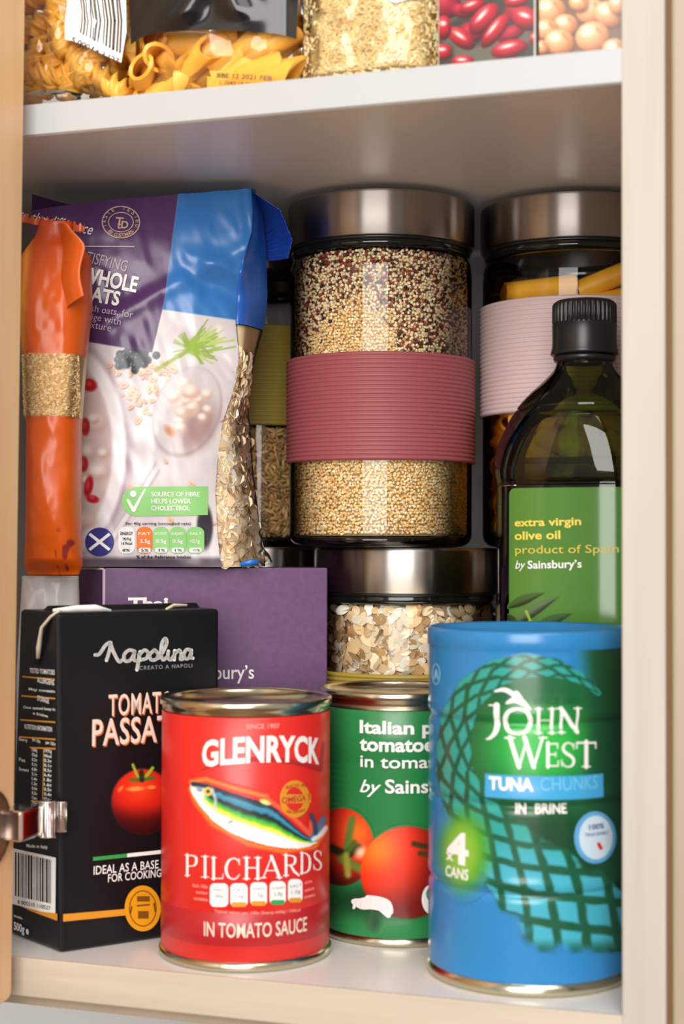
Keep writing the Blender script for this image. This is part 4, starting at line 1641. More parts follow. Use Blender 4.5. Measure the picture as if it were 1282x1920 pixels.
def pillow(name, hw, depth, h, mat, parent, wr=.0012, seed=1, nu=70, nv=80, rise=.22, top_pinch=.12, colour=None, z0=0.0, lean=0.0, thin=0.0):
    """closed soft packet: front and back sheets sharing their borders; returns the object and front(a, b)"""
    hwf = hw if callable(hw) else (lambda b: np.full_like(b, hw))

    def prof(b):
        t = np.clip(b/h, 0, 1)
        return np.minimum(1, smooth(-.06, rise, t)*.6+.4*smooth(0, .05, t))*(1-(1-top_pinch)*smooth(.72, 1.0, t))

    def half(a, b):
        q = np.clip(np.abs(a)/hwf(b), 0, 1)
        return depth/2*(1-q**3.2)**.5*prof(b)

    def front(a, b):
        q = np.clip(np.abs(a)/hwf(b), 0, 1)
        nz = (vnoise(a*110+b*26, b*60-a*20, seed)-.5)*2.2+(vnoise(a*320, b*210, seed+3)-.5)*.8
        crease = -np.abs(vnoise(a*70+9, b*40+a*60, seed+8)-.5)*2+.4
        return -half(a, b)-wr*(nz+crease)*(1-q**6)-thin*(1-q**4)+lean*b

    u, v = np.meshgrid(np.linspace(-1, 1, nu), np.linspace(0, 1, nv))
    b = v*h
    a = np.sin(u*math.pi/2)*hwf(b)
    Vf = np.stack([a, front(a, b), b+z0], -1).reshape(-1, 3)
    Vb = np.stack([a, half(a, b)+lean*b+.0002, b+z0], -1).reshape(-1, 3)
    f = grid_faces(nu, nv)
    n = nu*nv
    F_ = [f, f[:, ::-1]+n]
    # close the rim
    rim = np.concatenate([np.arange(nu-1), np.arange(nu-1, n-1, nu), np.arange(n-1, n-nu, -1), np.arange(n-nu, 0, -nu)])
    nx = np.roll(rim, -1)
    F_.append(np.stack([rim, rim+n, nx+n, nx], -1))
    V = np.concatenate([Vf, Vb])
    col = colour(V) if colour else None
    return mesh(name, V, F_, mat, parent, col), front


# ---- bag of porridge oats on the purple box
k_ = .772/F_PX
OB = tuple(CAM+rays(320, 1055)*.772)
OB = (OB[0], OB[1], BH+.0009)
oat = thing('oats_bag', 'purple and blue printed bag of whole oats standing on the purple box', 'bag', OB, YAW)
X_ = lambda px: (np.asarray(px, float)-320)*k_
Z_ = lambda py: (1057-np.asarray(py, float))*k_
cr = np.array([(345, 468), (390, 472), (430, 470), (480, 452), (537, 441), (600, 440), (650, 446), (690, 446), (740, 432), (787, 416), (850, 408), (918, 403), (1000, 408), (1041, 412), (1060, 418)], float)
ou = np.array([(345, 476), (380, 486), (430, 491), (471, 494), (537, 496), (600, 488), (650, 474), (703, 463), (726, 459), (760, 461), (800, 465), (875, 470), (940, 478), (1006, 486), (1036, 492), (1060, 494)], float)
lf = np.array([(345, 52), (420, 56), (520, 100), (640, 138), (760, 136), (1060, 140)], float)


def edge(tab, b):
    py = 1057-b/k_
    return np.interp(py, tab[:, 0], X_(tab[:, 1]))


def oat_front(a, b):
    L, R = edge(lf, b), edge(cr, b)
    u = np.clip((a-L)/(R-L), 0, 1)
    t = b/Z_(345)
    bulge = .0105*np.sin(np.pi*np.clip(u*.92+.06, 0, 1))**.7*smooth(-.1, .25, t)*(1-.75*smooth(.6, 1.05, t))
    nz = (vnoise(a*95+b*30, b*48-a*25, 21)-.5)*.0028+(vnoise(a*230+b*60, b*120, 22)-.5)*.0010
    # folds across the slack upper part
    f1 = .0026*np.exp(-((b-Z_(470)+.30*(a-X_(330)))/.0045)**2)*smooth(X_(330), X_(400), a)
    f2 = -.0028*np.exp(-((b-Z_(500)+.45*(a-X_(330)))/.0060)**2)*smooth(X_(300), X_(380), a)
    f3 = .0018*np.exp(-((b-Z_(575)-.55*(a-X_(250)))/.0050)**2)
    f4 = .0030*np.exp(-((a-X_(470)+.16*(b-Z_(420)))/.004)**2)*smooth(Z_(560), Z_(430), b)
    f5 = .0020*np.exp(-((b-Z_(690)+.9*(a-X_(420)))/.0040)**2)*smooth(X_(380), X_(430), a)
    return -bulge+.35*nz*smooth(0, .05, t)*2-f1-f2-f3-f4+f5+.030*smooth(.86, 1.06, t)*(1-u*.6)*.25


def oat_top(a):
    return np.interp(a, X_([52, 200, 323, 400, 468]), Z_([385, 366, 356, 349, 345]))


def oats_print(X, Y):
    cv = Canvas(X, Y, (222, 214, 216))
    r = np.random.default_rng(2)
    n = vnoise(X/30, Y/30, 4)
    cv.put(smooth(.45, .9, n)*.5, (204, 194, 200))
    # loose oats
    for _ in range(78):
        x, y = r.uniform(190, 310), 684+110*r.random()**1.6
        if _ > 54:
            x, y = r.uniform(160, 400), r.uniform(840, 985)
            if _ > 66:
                x, y = r.uniform(240, 330), r.uniform(668, 760)
        an, s = r.uniform(0, 180), r.uniform(6, 11)
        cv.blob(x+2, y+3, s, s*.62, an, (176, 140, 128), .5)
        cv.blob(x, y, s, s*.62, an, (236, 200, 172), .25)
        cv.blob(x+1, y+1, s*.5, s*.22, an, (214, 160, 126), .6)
    # bowl with porridge and berries at the left
    cv.blob(112, 844, 138, 216, 0, (172, 152, 162), .10)
    cv.blob(108, 842, 130, 208, 0, (240, 234, 236), .05)
    cv.blob(100, 842, 112, 186, 0, (206, 184, 182), .06)
    for _ in range(46):
        a, q = r.uniform(0, 6.3), math.sqrt(r.uniform(0, 1))
        x, y, s = 104+100*q*math.cos(a), 842+170*q*math.sin(a), r.uniform(10, 24)
        cv.blob(x+3, y+5, s, s*.8, 0, (194, 156, 142), .9)
        cv.blob(x, y, s*.8, s*.65, 0, (238, 228, 222), .9)
    for x, y, rx, ry, an in ((168, 722, 15, 13, 20), (160, 800, 9, 18, 0), (156, 870, 10, 16, 0), (166, 912, 9, 22, 10), (174, 936, 13, 8, 10)):
        cv.blob(x, y, rx, ry, an, (176, 20, 34), .4)
        cv.blob(x-2, y-3, rx*.5, ry*.5, an, (214, 60, 70), .6)
    # blackberry
    for _ in range(60):
        x, y = r.normal(250, 15), r.normal(668, 10)
        cv.blob(x, y, 8, 8, 0, (28, 34, 44), .4)
        cv.blob(x-2, y-2, 2, 2, 0, (130, 140, 156), .8)
    # spoon
    d, _, _ = poly_dist(X, Y, [(300, 868), (262, 930), (210, 1010)])
    cv.put((1-smooth(5, 12, d)), (196, 182, 186))
    cv.put((1-smooth(2, 6, d)), (226, 220, 222))
    cv.blob(351, 773, 63, 89, 22, (178, 156, 160), .10)
    cv.blob(350, 770, 60, 86, 22, (212, 202, 204), .08)
    cv.blob(372, 800, 36, 56, 30, (172, 140, 138), .7)
    cv.blob(300, 866, 8, 20, -10, (224, 216, 218), .5)
    for _ in range(30):
        x, y, s = r.normal(352, 20), r.normal(746, 22), r.uniform(8, 18)
        cv.blob(x+3, y+5, s, s*.8, 0, (208, 168, 146), .9)
        cv.blob(x, y, s*.85, s*.7, 0, (240, 230, 222), .8)
    cv.blob(318, 808, 14, 8, 50, (206, 134, 90), .8)
    # lavender smudge and the green sprig
    cv.blob(336, 636, 22, 24, 0, (206, 184, 192), .9)
    cv.line([(292, 694), (322, 676), (352, 658)], 6, (150, 166, 60), 3)
    for _ in range(46):
        a = r.uniform(-1.5, 1.4)
        L = r.uniform(28, 74)
        x, y = 362+r.normal(0, 5), 650+r.normal(0, 6)
        ex, ey = x+L*math.cos(a), y+L*math.sin(a)*.55-6
        cv.line([(x, y), ((x+ex)/2, (y+ey)/2+r.normal(0, 3)), (ex, ey)], 1.7, (146, 176, 74) if r.random() < .6 else (186, 206, 110), 2)
    for _ in range(16):
        a = r.uniform(2.4, 4.6)
        cv.line([(358, 654), (358+34*math.cos(a), 652+30*math.sin(a))], 1.7, (140, 170, 70), 2)
    cv.blob(362, 650, 16, 16, 0, (152, 186, 62), .7)
    # dark fruit low at the right, dark strip at the foot, greyer lower left
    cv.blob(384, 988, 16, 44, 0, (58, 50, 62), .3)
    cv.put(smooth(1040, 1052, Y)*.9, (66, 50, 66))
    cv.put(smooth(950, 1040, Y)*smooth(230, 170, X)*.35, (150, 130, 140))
    cv.c *= .95
    # purple field and blue field
    xb = np.interp(Y, [345, 560, 665], [337, 309, 284])
    yb = np.interp(X, [100, 165, 285], [632, 641, 661])
    pur = smooth(1.5, -1.5, X-xb)*smooth(1.5, -1.5, Y-yb)
    cv.put(pur, (78, 46, 92))
    y2 = np.interp(X, [290, 441], [578, 600])
    cv.put(smooth(-1.5, 1.5, X-xb)*smooth(1.5, -1.5, Y-y2), (50, 114, 182))
    return cv.c, None


u, v = np.meshgrid(np.linspace(0, 1, 250), np.linspace(0, 1, 430))
tz = v*Z_(345)
L, R = edge(lf, tz), edge(cr, tz)
A = L+u*(R-L)
Bz = v*oat_top(A)
A = edge(lf, Bz)+u*(edge(cr, Bz)-edge(lf, Bz))
P = np.stack([A, oat_front(A, Bz), Bz], -1).reshape(-1, 3)
osf = Sheet(OB, YAW, oat_front)
Xp, Yp = project(osf.W(P))
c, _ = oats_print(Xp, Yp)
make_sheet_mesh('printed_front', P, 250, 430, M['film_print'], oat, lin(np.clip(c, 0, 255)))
# the side gusset: blue above, clear film with the oats behind it below
nv, nu = 240, 40
v, u = np.meshgrid(np.linspace(0, 1, nv), np.linspace(0, 1, nu), indexing='ij')
bz = v*Z_(345)
fx, ox = edge(cr, bz), edge(ou, bz)
fy = oat_front(fx, bz)
fold = .004*np.sin(np.pi*u)*smooth(.5, .9, v)
gx = fx+(ox-fx)*u-fold*.4+.0009*(vnoise(u*3, v*9, 5)-.5)*np.sin(np.pi*u)*2
gy = fy+(.020-fy)*u**1.5-.003*np.sin(np.pi*u)*smooth(0, .1, v)+.0010*(vnoise(u*2, v*9, 6)-.5)
G = np.stack([gx, gy, bz], -1)
Xg, Yg = project(osf.W(G.reshape(-1, 3)))
kk = smooth(603, 597, Yg)
cut = int(np.argmin(np.abs(1057-bz[:, 0]/k_-600)))
make_sheet_mesh('blue_gusset', G[cut:].copy(), nu, nv-cut, principled('blue_film', (36, 92, 178), .28), oat)
inner = G[:cut+1].copy()
inner[..., 1] += .0030
inner[..., 0] -= .0010*u[:cut+1]
make_sheet_mesh('oat_bed', inner, nu, cut+1, principled('oat_bed_bag', (226, 198, 156), .8), oat)
M['soft_film'] = thin_clear('soft_film', (.97, .96, .95), .45, 1.22)
make_sheet_mesh('clear_gusset', G[:cut+1].copy(), nu, cut+1, M['soft_film'], oat)
rg = np.random.default_rng(17)
n = 1100
iu, iv = rg.uniform(1, nu-2.5, n), rg.uniform(4, cut*.88, n)
i0, j0 = iv.astype(int), iu.astype(int)
pos = inner[i0, j0]
tu, tv = inner[i0, np.minimum(j0+1, nu-1)]-pos, inner[i0+1, j0]-pos
nr = np.cross(tu, tv)
nr /= np.linalg.norm(nr, axis=1)[:, None]+1e-12
pos = pos+rg.uniform(-.0006, .0006, (n, 3))
bv, bf = flake()
s = rg.uniform(.0026, .0046, (n, 1))*np.ones((1, 3))
scatter('rolled_oats', bv, bf, pos, tangent_rot(nr, rg, .28), s, lin(np.clip(oat_colours(n, rg)*.75+np.array([(240, 222, 196)])*.25, 0, 255)), M['grain'], oat)
# back sheet
nv, nu = 40, 12
v, u = np.meshgrid(np.linspace(0, 1, nv), np.linspace(0, 1, nu), indexing='ij')
bz = v*Z_(352)
Lx, Rx = edge(lf, bz), edge(ou, bz)
Bk = np.stack([Lx+(Rx-Lx)*u, .044+.004*np.sin(np.pi*u)-(1-u)**6*(.044-oat_front(Lx, bz))-u**6*.024, bz], -1)
make_sheet_mesh('back_sheet', Bk, nu, nv, principled('purple_film', (78, 46, 92), .3), oat)
tv_ = np.linspace(0, 1, 60)
xs = X_(52)+(X_(476)-X_(52))*tv_
xs_t = oat_top(xs)
T0 = np.stack([xs, oat_front(xs, xs_t), xs_t], -1)
T1 = np.stack([xs, np.full_like(xs, .044), xs_t-.004], -1)
tc_ = np.where((xs > X_(336))[:, None], np.array([(58, 128, 202)]), np.array([(78, 46, 92)]))
mesh('top_fold', np.concatenate([T0, T0*.5+T1*.5+np.array([0, 0, .0006]), T1]), np.concatenate([grid_faces(60, 3)]), M['film_print'], oat, lin(np.concatenate([tc_, tc_, tc_])))
# crimped seal folded over at the top right
nu, nv = 60, 24
q = np.array([(472, 347, .006), (522, 376, .010), (545, 432, .012), (537, 468, .010)]), np.array([(468, 356, .028), (482, 400, .030), (484, 440, .028), (480, 460, .026)])
vv, uu = np.meshgrid(np.linspace(0, 1, nv), np.linspace(0, 1, nu), indexing='ij')


def along(Q, t):
    s = np.array([0, .36, .74, 1.0])
    return np.stack([np.interp(t, s, X_(Q[:, 0])), np.interp(t, s, Q[:, 2]), np.interp(t, s, Z_(Q[:, 1]))], -1)


Pa, Pb = along(q[0], uu), along(q[1], uu)
Sx = Pa*(1-vv[..., None])+Pb*vv[..., None]
Sx[..., 1] += .0011*np.sin(uu*46)*smooth(.25, .5, uu)+.004*np.sin(vv*3)
S2 = Sx.copy()
S2[..., 1] += .0009
n = nu*nv
rim = np.concatenate([np.arange(nu-1), np.arange(nu-1, n-1, nu), np.arange(n-1, n-nu, -1), np.arange(n-nu, 0, -nu)])
nx = np.roll(rim, -1)
f = grid_faces(nu, nv)
mesh('seal_flap', np.concatenate([Sx.reshape(-1, 3), S2.reshape(-1, 3)]), [f, f[:, ::-1]+n, np.stack([rim, rim+n, nx+n, nx], -1)], principled('blue_seal', (34, 72, 170), .3), oat)
# little blue corner of the seal at the foot, and the clear foot seal
strip('foot_corner', [(X_(450), .002, .0012), (X_(470), .003, .0022), (X_(484), .004, .0022)], [.0020, .0032, .0028], .0008, principled('blue_foot', (30, 110, 200), .3), oat)
strip('foot_corner', [(X_(478), .018, .006), (X_(494), .019, .0034), (X_(506), .020, .0018)], [.010, .007, .0012], .0005, M['film'], oat)
ok = Art(osf)
ok.text('Taste the difference', (8, 405), (172, 441), 19, .0, .3)
ok.text('WHOLE', (152, 528), (255, 548), 30, .03)
ok.text('OATS', (146, 560), (222, 573), 28, .03)
ok.make('name_lettering', M['ink_white'], oat, .0006)
ok = Art(osf)
ok.text('SATISFYING', (140, 487), (236, 510), 20, .0)
ok.text('Scottish oats, for', (131, 578), (249, 597), 13, .0)
ok.text('porridge with', (131, 594), (226, 610), 13, .0)
ok.text('a nutty texture', (104, 605), (208, 622), 13, .0)
ok.rect(120, 462, 252, 464)
ok.make('small_lettering', M['ink_mauve'], oat, .0006)
ok = Art(osf)
ok.ring(227, 417, 36, 30.5, 2)
ok.ring(227, 417, 24, 19, 1.6)
ok.text('T', (216, 423), (231, 424), 16, .02).text('D', (227, 428), (240, 429), 14, .02).text('t', (219, 428), (226, 429), 14, .02)
for word, a0, a1, flip in (('TASTE TESTED', 205, -25, 1), ('BY CUSTOMERS', 222, 318, -1)):
    m_ = len(word)
    for i, ch in enumerate(word):
        if ch == ' ':
            continue
        q = math.radians(a0+(a1-a0)*(i+.5)/m_)
        x, y = 227+30.2*math.cos(q), 417-25*math.sin(q)
        tx, ty = math.sin(q)*flip, math.cos(q)*flip
        ok.text(ch, (x-2.6*tx-2.4*math.cos(q)*flip, y-2.6*ty+2.4*math.sin(q)*flip), (x+2.6*tx-2.4*math.cos(q)*flip, y+2.6*ty+2.4*math.sin(q)*flip), 6.5, .01)
ok.make('tested_badge', M['ink_tan'], oat, .0006)
ok = Art(osf)
pl_ = [(390, 912), (254, 913), (240, 918), (231, 928), (228, 940), (231, 953), (240, 963), (254, 968), (390, 966)]
ok.poly(pl_[::-1])
ok.make('green_panel', M['ink_pale_green'], oat, .0005)
ok = Art(osf)
ok.stroke([(240, 938), (251, 957), (272, 918)], [5, 7, 3])
ok.disc(250, 926, 6, 6)
ok.text('SOURCE OF FIBRE', (284, 931), (375, 931), 9, .02)
ok.text('HELPS LOWER', (284, 944), (358, 944), 9, .02)
ok.text('CHOLESTEROL', (284, 957), (356, 957), 9, .02)
ok.make('panel_lettering', M['ink_white'], oat, .0008)
ok = Art(osf).disc(187, 1016, 27, 27)
ok.make('flag_disc', M['ink_blue'], oat, .0005)
ok = Art(osf)
ok.poly([(166, 1003), (170, 999), (208, 1029), (204, 1033)]).poly([(204, 999), (208, 1003), (170, 1033), (166, 1029)])
ok.make('flag_cross', M['ink_white'], oat, .0007)
ok = Art(osf).pill(222, 988, 253, 1038, 12)
ok.make('nutrition_pill', M['ink_white'], oat, .0005)
ok = Art(osf).pill(256, 988, 286, 1038, 12)
ok.make('nutrition_pill', principled('traffic_orange', (228, 120, 50), .35), oat, .0005)
ok = Art(osf).pill(287, 988, 317, 1038, 12).pill(318, 988, 349, 1038, 12).pill(350, 988, 383, 1038, 12)
ok.make('nutrition_pill', M['ink_pale_green'], oat, .0005)
ok = Art(osf)
for x in (260, 291, 322, 355):
    ok.pill(x, 1027, x+23, 1036, 4)
for x, t in ((259, 'FAT'), (289, 'SATURATES'), (320, 'SUGARS'), (355, 'SALT')):
    ok.text(t, (x+1, 1003), (x+24, 1003), 5, .01)
for x, t in ((262, '3.5g'), (292, '0.5g'), (323, '0.5g'), (355, '<0.1g')):
    ok.text(t, (x+1, 1018), (x+20, 1018), 7, .01)
ok.make('pill_lettering', M['ink_white'], oat, .0007)
ok = Art(osf)
for x, t in ((230, '8%'), (265, '5%'), (296, '3%'), (328, '1%'), (361, '<1%')):
    ok.text(t, (x, 1034), (x+14, 1034), 5, .01)
ok.text('ENERGY', (226, 1003), (250, 1003), 6, .02).text('707kJ', (230, 1013), (246, 1013), 5, .02).text('167kcal', (228, 1021), (248, 1021), 5, .02)
ok.text('% of the Reference Intakes', (256, 1047), (358, 1047), 6, .02)
ok.text('Per 40g serving (uncooked oats)', (236, 984), (358, 984), 5, .01)
ok.make('black_lettering', M['ink_black'], oat, .0009)

# ---- orange bag in front of it, on the white bag
k2 = .733/F_PX
GB = CAM+rays(100, 1078)*.733
WB_TOP = float(GB[2])
obag = thing('grain_bag', 'orange plastic bag of grain with a clear window by the door', 'bag', tuple(GB), YAW)
oh = np.array([(0, .0118), (.004, .0135), (.03, .0125), (.07, .0125), (.10, .0146), (.125, .0172), (.148, .0168), (.158, .0095), (.162, .0080)])
OH = .1650


def o_hw(b):
    return np.interp(b, oh[:, 0], oh[:, 1])


def o_col(V):
    z = V[:, 2]
    x = V[:, 0]
    py = 1078-z/k2
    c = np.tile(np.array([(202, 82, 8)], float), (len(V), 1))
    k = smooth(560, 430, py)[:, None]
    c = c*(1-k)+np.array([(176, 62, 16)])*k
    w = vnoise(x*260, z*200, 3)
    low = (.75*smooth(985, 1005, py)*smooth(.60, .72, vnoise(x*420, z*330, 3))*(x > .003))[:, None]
    c = c*(1-low)+np.array([(104, 24, 44)])*low
    gold = (np.exp(-((x+.0125)/.0022)**2)*smooth(690, 640, py)*(py > 440))[:, None]*.8
    c = c*(1-gold)+np.array([(230, 160, 50)])*gold
    win = (smooth(669, 672, py)*smooth(786, 783, py))[:, None]
    c = c*(1-win)+np.array([(200, 166, 112)])*win
    return lin(np.clip(c, 0, 255))


def fold_shift(b):
    return 0


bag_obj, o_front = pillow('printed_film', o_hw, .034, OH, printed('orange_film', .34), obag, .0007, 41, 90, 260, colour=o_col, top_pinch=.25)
rg = np.random.default_rng(23)
n = 2600
bb = rg.uniform((1078-783)*k2, (1078-671)*k2, n)
aa = np.sin(rg.uniform(-1, 1, n)*1.5)*.0126
pp = np.stack([aa, o_front(aa, bb)+.0002, bb], -1)
bv, bf = ico(0)
cols = np.array([(234, 200, 140), (220, 180, 118), (244, 218, 168), (204, 160, 100)])[rg.integers(0, 4, n)]*rg.uniform(.85, 1.05, (n, 1))
scatter('grains', bv, bf, pp, rand_rot(n, rg), np.array([[.0012, .0006, .0006]])*rg.uniform(.8, 1.1, (n, 1)), lin(np.clip(cols, 0, 255)), M['grain'], obag)
uu, vv = np.meshgrid(np.linspace(-1, 1, 40), np.linspace((1078-786)*k2, (1078-668)*k2, 30))
aw = np.sin(uu*1.5)*o_hw(vv)*.995
make_sheet_mesh('clear_window', np.stack([aw, o_front(aw, vv)-.0012, vv], -1), 40, 30, M['soft_film'], obag)
# crimped fin at the top and folded flap down the right
uu, vv = np.meshgrid(np.linspace(-1, 1, 60), np.linspace(0, 1, 8))
fin = np.stack([uu*.0150-.002, .0014*np.sin(uu*9)+.002+0*vv, OH-.002+vv*(.0035+.0012*np.sin(uu*38)*vv)-.0022*uu], -1).reshape(-1, 3)
f2_ = fin+np.array([0, .0007, 0])
n = len(fin)
rim = np.concatenate([np.arange(59), np.arange(59, n-1, 60), np.arange(n-1, n-60, -1), np.arange(n-60, 0, -60)])
nx = np.roll(rim, -1)
f = grid_faces(60, 8)
mesh('top_seal', np.concatenate([fin, f2_]), [f, f[:, ::-1]+n, np.stack([rim, rim+n, nx+n, nx], -1)], principled('orange_seal', (190, 76, 20), .3), obag)
uu, vv = np.meshgrid(np.linspace(0, 1, 24), np.linspace(0, 1, 50))
fy_ = .0005-.018*np.sin(uu*1.6)-.003*vv
flap = np.stack([.001+.0155*uu*(.55+.45*smooth(0, .35, vv))+.0012*np.sin(vv*7), fy_-.002, OH-.001-.004*uu-vv*(.045-.012*uu)], -1).reshape(-1, 3)
n = len(flap)
f2_ = flap+np.array([-.0003, .0009, 0])
rim = np.concatenate([np.arange(23), np.arange(23, n-1, 24), np.arange(n-1, n-24, -1), np.arange(n-24, 0, -24)])
nx = np.roll(rim, -1)
f = grid_faces(24, 50)
mesh('folded_flap', np.concatenate([flap, f2_]), [f, f[:, ::-1]+n, np.stack([rim, rim+n, nx+n, nx], -1)], principled('orange_flap', (198, 82, 10), .3), obag)

# ---- white bag under it
k3 = .735/F_PX
WB = CAM+rays(94, 1150)*.758
wbag = thing('white_bag', 'crumpled white plastic bag between carton and purple box', 'bag', (WB[0], WB[1], .0004), YAW)
WH = WB_TOP-.0014
pillow('plastic_film', lambda b: np.interp(b, [0, .02, .12, WH], [.014, .0155, .0155, .0135]), .030, WH, add_bump(principled('white_plastic', (214, 208, 206), .3), 90, .3, .001), wbag, .0018, 61, 60, 90, top_pinch=.55)
a = Art(Sheet((WB[0], WB[1], 0), YAW, lambda a_, b_: np.full_like(a_, -.0185)))

# ------------------------------------------------------------------ things on the upper shelf
TOP = ZS+TS


def on_shelf(px0, px1, y):
    """middle and half width of a packet whose front stands at depth y between two measured edges"""
    P0, P1 = CAM+rays(px0, 60)*1.0, CAM+rays(px1, 60)*1.0
    r0, r1 = rays(px0, 60), rays(px1, 60)
    p0, p1 = CAM+r0*(y-CAM[1])/r0[1], CAM+r1*(y-CAM[1])/r1[1]
    return (p0[0]+p1[0])/2, (p1[0]-p0[0])/2


# fusilli
cx_, hw_ = on_shelf(36, 238, .030)
fus = thing('fusilli_bag', 'clear bag of fusilli with a white barcode label on the upper shelf', 'bag', (cx_, .034, TOP+.0008))
sp = lambda: spiral_mesh('pasta_spiral', .036, .0062, M['pasta'])
rs_ = random.Random(12)
rows = [(-.015, .010, (.75, .1, .30)), (.004, .011, (.2, .1, .8)), (.016, .0105, (.6, -.1, -.45)), (-.006, .0155, (.9, .1, -.15)), (-.018, .024, (.3, .1, .9)),
        (-.007, .027, (.3, 0, .95)), (.004, .026, (-.35, .1, .8)), (.0155, .025, (.4, .1, .8)), (-.016, .039, (.8, .1, .4)), (-.004, .041, (-.2, .1, .9)), (.008, .042, (.9, .1, .2)),
        (.017, .044, (.1, .1, .9)), (-.014, .053, (.9, 0, .3)), (.003, .055, (.7, .1, .7)), (.015, .058, (.8, 0, -.4)), (-.012, .066, (.1, .1, 1)), (.006, .068, (.9, 0, .3))]
for i, (x, z, ax) in enumerate(rows):
    q_ = Vector(ax).normalized()
    piece('spiral', sp, fus, (x, -.007+rs_.uniform(-.002, .002), max(z+.004, .0072+.018*abs(q_.z))), ax, rs_.random()*6)
for i in range(14):
    piece('spiral', sp, fus, (rs_.uniform(-.013, .013), .006, .020+i*.0042), (rs_.uniform(-1, 1), .2, rs_.uniform(-.5, .5)), rs_.random()*6)
_, fus_front = pillow('clear_bag', lambda b: np.interp(b, [0, .004, .02, .09], [hw_*.96, hw_, hw_*1.02, hw_]), .040, .088, M['film'], fus, .0022, 71, 70, 90)
fs = Sheet((cx_, .034, TOP+.0008), 0, lambda a_, b_: np.minimum(fus_front(a_, b_), -.0165)-.0006)
a = Art(fs).poly([(122, 74), (150, 82), (228, 118), (238, 60), (236, -60), (128, -60)])
a.make('barcode_label', M['ink_white'], fus, .0004)
a = Art(fs)
x = 152
rb = random.Random(8)
while x < 230:
    w_ = rb.choice((2., 3., 4.5))
    yb_ = 62+(x-152)*.50
    a.stroke([(x+2, -60), (x-1+2*math.sin(x), 0), (x+3, 40), (x, yb_)], w_)
    x += w_+rb.choice((2.6, 3.6, 5.0))
a.text('5 000169 127', (134, 78), (222, 120), 9, .01)
a.make('barcode', principled('soft_black_ink', (70, 64, 62), .4), fus, .0007)
strip('foot_seal', [(-hw_+.002, -.018, .0052), (-.006, -.022, .0046), (.006, -.021, .0050), (.012, -.018, .0052)], [.006, .008, .006, .003], .0005, M['film'], fus)

# penne
cx_, hw_ = on_shelf(240, 561, .022)
pen = thing('penne_bag', 'clear bag of penne with a glossy black label on the upper shelf', 'bag', (cx_, .034, TOP+.0008))
pm = lambda: penne_mesh('pasta_tube', .036, .0060, M['pasta'])
pmx = lambda px, py, y: None
spots = [(274, 156, -.004, (.3, -.92, .12)), (286, 98, -.003, (.42, -.86, .10)), (318, 126, -.003, (.16, -.97, -.06)), (288, 140, -.004, (.75, -.5, .1)), (350, 84, -.008, (.95, -.1, -.2)),
         (352, 152, -.014, (.75, -.3, .35)), (392, 100, -.012, (.72, .1, .55)), (448, 108, -.014, (.74, -.05, .5)), (480, 108, -.013, (.78, .0, .5)), (488, 80, -.004, (.8, .1, .45)),
         (505, 130, -.008, (.7, .1, .6)), (486, 150, -.013, (.97, -.15, .02)), (450, 158, -.013, (.93, -.1, .1)), (410, 165, -.008, (.8, -.2, .3)), (320, 172, -.006, (.9, -.3, .1)), (300, 84, .004, (.8, .2, .2)),
         (400, 84, -.002, (.9, 0, .2)), (292, 110, .006, (.6, .4, .2)), (505, 84, -.002, (.8, .2, .3))]
R0, t0 = frame_of((cx_, .034, TOP+.0008), 0)
for i, (px, py, y, ax) in enumerate(spots):
    r = rays(px, py)
    p = CAM+r*((.034+y)-CAM[1])/r[1]-t0
    piece('tube', pm, pen, (float(p[0]), y, float(max(p[2], .0072+.018*abs(Vector(ax).normalized().z)))), ax, i*1.3)
_, pen_front = pillow('clear_bag', hw_, .044, .090, M['film'], pen, .0014, 83, 80, 90)
psf = Sheet((cx_, .034, TOP+.0008), 0, lambda a_, b_: -.0225-.0035*np.sqrt(np.clip(1-(a_/.0375)**2, 0, 1))-.0022*np.abs(vnoise(a_*55+3, b_*32-a_*40, 77)-.5)*smooth(.03, .05, b_)-.0042*np.exp(-((a_+.002-.75*(b_-.040))/.0075)**2)*smooth(.026, .034, b_)-.003*np.exp(-((a_-.014+.5*(b_-.040))/.0065)**2)*smooth(.027, .034, b_))
psf.step = .0012
M['black_film'] = principled('black_film', (22, 22, 24), .12)
a = Art(psf)
ed = [(246, 84), (262, 72), (285, 64), (320, 60), (370, 57), (430, 57), (490, 61), (530, 66), (556, 74)]
a.poly(ed+[(562, -60), (240, -60)])
a.make('black_label', M['black_film'], pen, .0003)
a = Art(psf)
a.text('BBE 12 2021 FEB', (407, 146), (510, 152), 9, .02)
a.text('L 2043 18:26', (412, 158), (470, 162), 7, .01)
a.make('date_stamp', M['ink_black'], pen, .0004)

# small star pasta
cx_, hw_ = on_shelf(551, 819, .016)
sta = thing('star_pasta_bag', 'clear bag of tiny pale star pasta on the upper shelf', 'bag', (cx_, .034, TOP+.0008))
_, st_f = pillow('pasta_bed', hw_*.985, .040, .089, principled('star_bed', (220, 180, 110), .7), sta, .0010, 91, 60, 60, rise=.07)


def small_ring():
    V, F_ = [], []
    n, m = 8, 4
    for i in range(n):
        a = 2*math.pi*i/n
        for j in range(m):
            b = 2*math.pi*j/m
            rr = .72+.28*math.cos(b)+(.10 if i % 2 else 0)
            V.append((rr*math.cos(a), rr*math.sin(a), .3*math.sin(b)))
    for i in range(n):
        for j in range(m):
            F_.append((i*m+j, ((i+1) % n)*m+j, ((i+1) % n)*m+(j+1) % m, i*m+(j+1) % m))
    return np.array(V), np.array(F_)


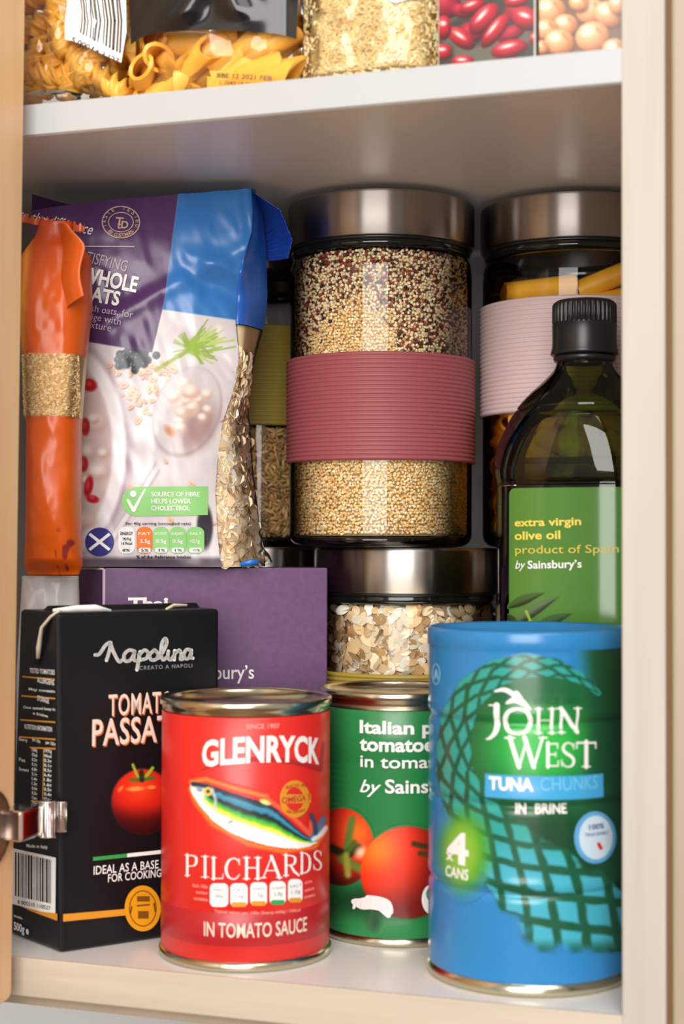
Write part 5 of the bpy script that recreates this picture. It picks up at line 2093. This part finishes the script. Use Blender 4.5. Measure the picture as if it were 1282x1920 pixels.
rg = np.random.default_rng(31)
n = 3400
aa = np.sin(rg.uniform(-1, 1, n)*1.45)*hw_*.97
bb = rg.uniform(.0015, .062, n)
pp = np.stack([aa, st_f(aa, bb)+rg.uniform(-.0006, .0006, n), bb], -1)
nr = np.tile(np.array([[0, -1., 0]]), (n, 1))+np.stack([aa/hw_*.8, 0*aa, 0*aa], -1)
bv, bf = small_ring()
cols = np.array([(250, 224, 166), (242, 208, 138), (253, 236, 188)])[rg.integers(0, 3, n)]*rg.uniform(.9, 1.03, (n, 1))
scatter('star_pasta', bv, bf, pp, tangent_rot(nr/np.linalg.norm(nr, axis=1)[:, None], rg, .4), rg.uniform(.0015, .0019, (n, 1))*np.ones((1, 3)), lin(np.clip(cols, 0, 255)), M['grain'], sta)
_, st_g = pillow('clear_bag', hw_, .044, .090, M['film'], sta, .0014, 91, 70, 80, rise=.07)
a = Art(Sheet((cx_, .034, TOP+.0008), 0, lambda a_, b_: st_g(a_, b_)-.0002))
a.text('PASTA', (738, 5), (800, -2), 20, .02)
a.poly([(724, -40), (812, -46), (806, -4), (790, 0), (770, -3), (745, 6), (733, 4)])
a.make('white_label', M['ink_white'], sta, .0004)


# cartons of beans and chickpeas
def pulse_carton(px0, px1, y, name, label, base, paint, d=.05):
    cx_, hw_ = on_shelf(px0, px1, y)
    t = thing(name, label, 'carton', (cx_-hw_, y, TOP+.0008))
    box('carton_body', 0, 2*hw_, 0, d, 0, .095, base, t, .0012, 2)
    fl = Flat((cx_-hw_, y, TOP+.0008), 0)
    picture('pulse_picture', fl, (px0+3, -25, px1-3, 118 if px0 < 900 else 98), 1.1, lambda X, Y: paint(X, Y, fl), t, M['print_gloss'], .00015, .0008)
    return t


def bean_paint(X, Y, fl):
    cv = Canvas(X, Y, (58, 56, 50))
    n = vnoise(X/24, Y/24, 9)
    cv.put(smooth(.4, .8, n), (96, 92, 80))
    for x, y, rx, ry, an in ((980, 30, 38, 20, 20), (836, 10, 30, 26, 0), (884, 60, 26, 20, 0), (960, 62, 30, 14, -30), (866, 20, 26, 14, 10)):
        cv.ball(x, y, rx, ry, an, (60, 6, 22), (140, 22, 46), (190, 50, 70), -.2, -.4, .08)
    for x, y, rx, ry, an in ((885, 12, 26, 13, -20), (907, 36, 37, 20, -48), (928, 58, 40, 15, -52), (865, 72, 30, 17, 35), (832, 52, 14, 24, 0), (986, 36, 26, 22, 20), (830, 98, 18, 16, 0),
                             (955, 92, 36, 17, -14), (868, 116, 22, 13, 0), (1002, 72, 10, 12, 0), (968, 2, 24, 12, -10)):
        cv.ball(x, y, rx, ry, an, (70, 4, 14), (176, 22, 40), (214, 66, 70), -.2, -.5, .08)
        cv.blob(x-rx*.12, y-ry*.35, rx*.5, ry*.22, an, (246, 216, 210), .8)
    cv.m[:] = True
    return cv.c, cv.m


def chick_paint(X, Y, fl):
    cv = Canvas(X, Y, (112, 84, 62))
    for x, y, r, an in ((1030, 20, 30, 0), (1060, 46, 22, 0), (1106, 20, 26, -20), (1085, 4, 18, 0), (1140, 26, 26, 20), (1160, 8, 20, 0), (1024, 55, 22, 10), (1048, 78, 27, 0), (1110, 68, 31, -20), (1152, 92, 22, 0), (1014, 88, 14, 0)):
        cv.blob(x+3, y+6, r*1.02, r*.95, an, (96, 58, 36), .5)
        cv.ball(x, y, r*1.05, r*.9, an, (150, 88, 50), (220, 158, 108), (244, 206, 170), -.3, -.4, .08)
        cv.line([(x+r*.3, y-r*.5), (x+r*.7, y), (x+r*.5, y+r*.5)], 2.5, (176, 112, 66), 3)
        cv.blob(x-r*.3, y-r*.3, r*.4, r*.25, an, (250, 226, 200), .9)
    cv.m[:] = True
    return cv.c, cv.m


M['bean_card'] = principled('bean_carton', (200, 196, 186), .35)
M['chick_card'] = principled('chickpea_carton', (84, 56, 44), .35)
pulse_carton(820, 1004, .006, 'bean_carton', 'carton printed with glossy red kidney beans on the upper shelf', M['bean_card'], bean_paint)
pulse_carton(1008, 1172, .006, 'chickpea_carton', 'carton printed with pale chickpeas on the upper shelf', M['chick_card'], chick_paint)
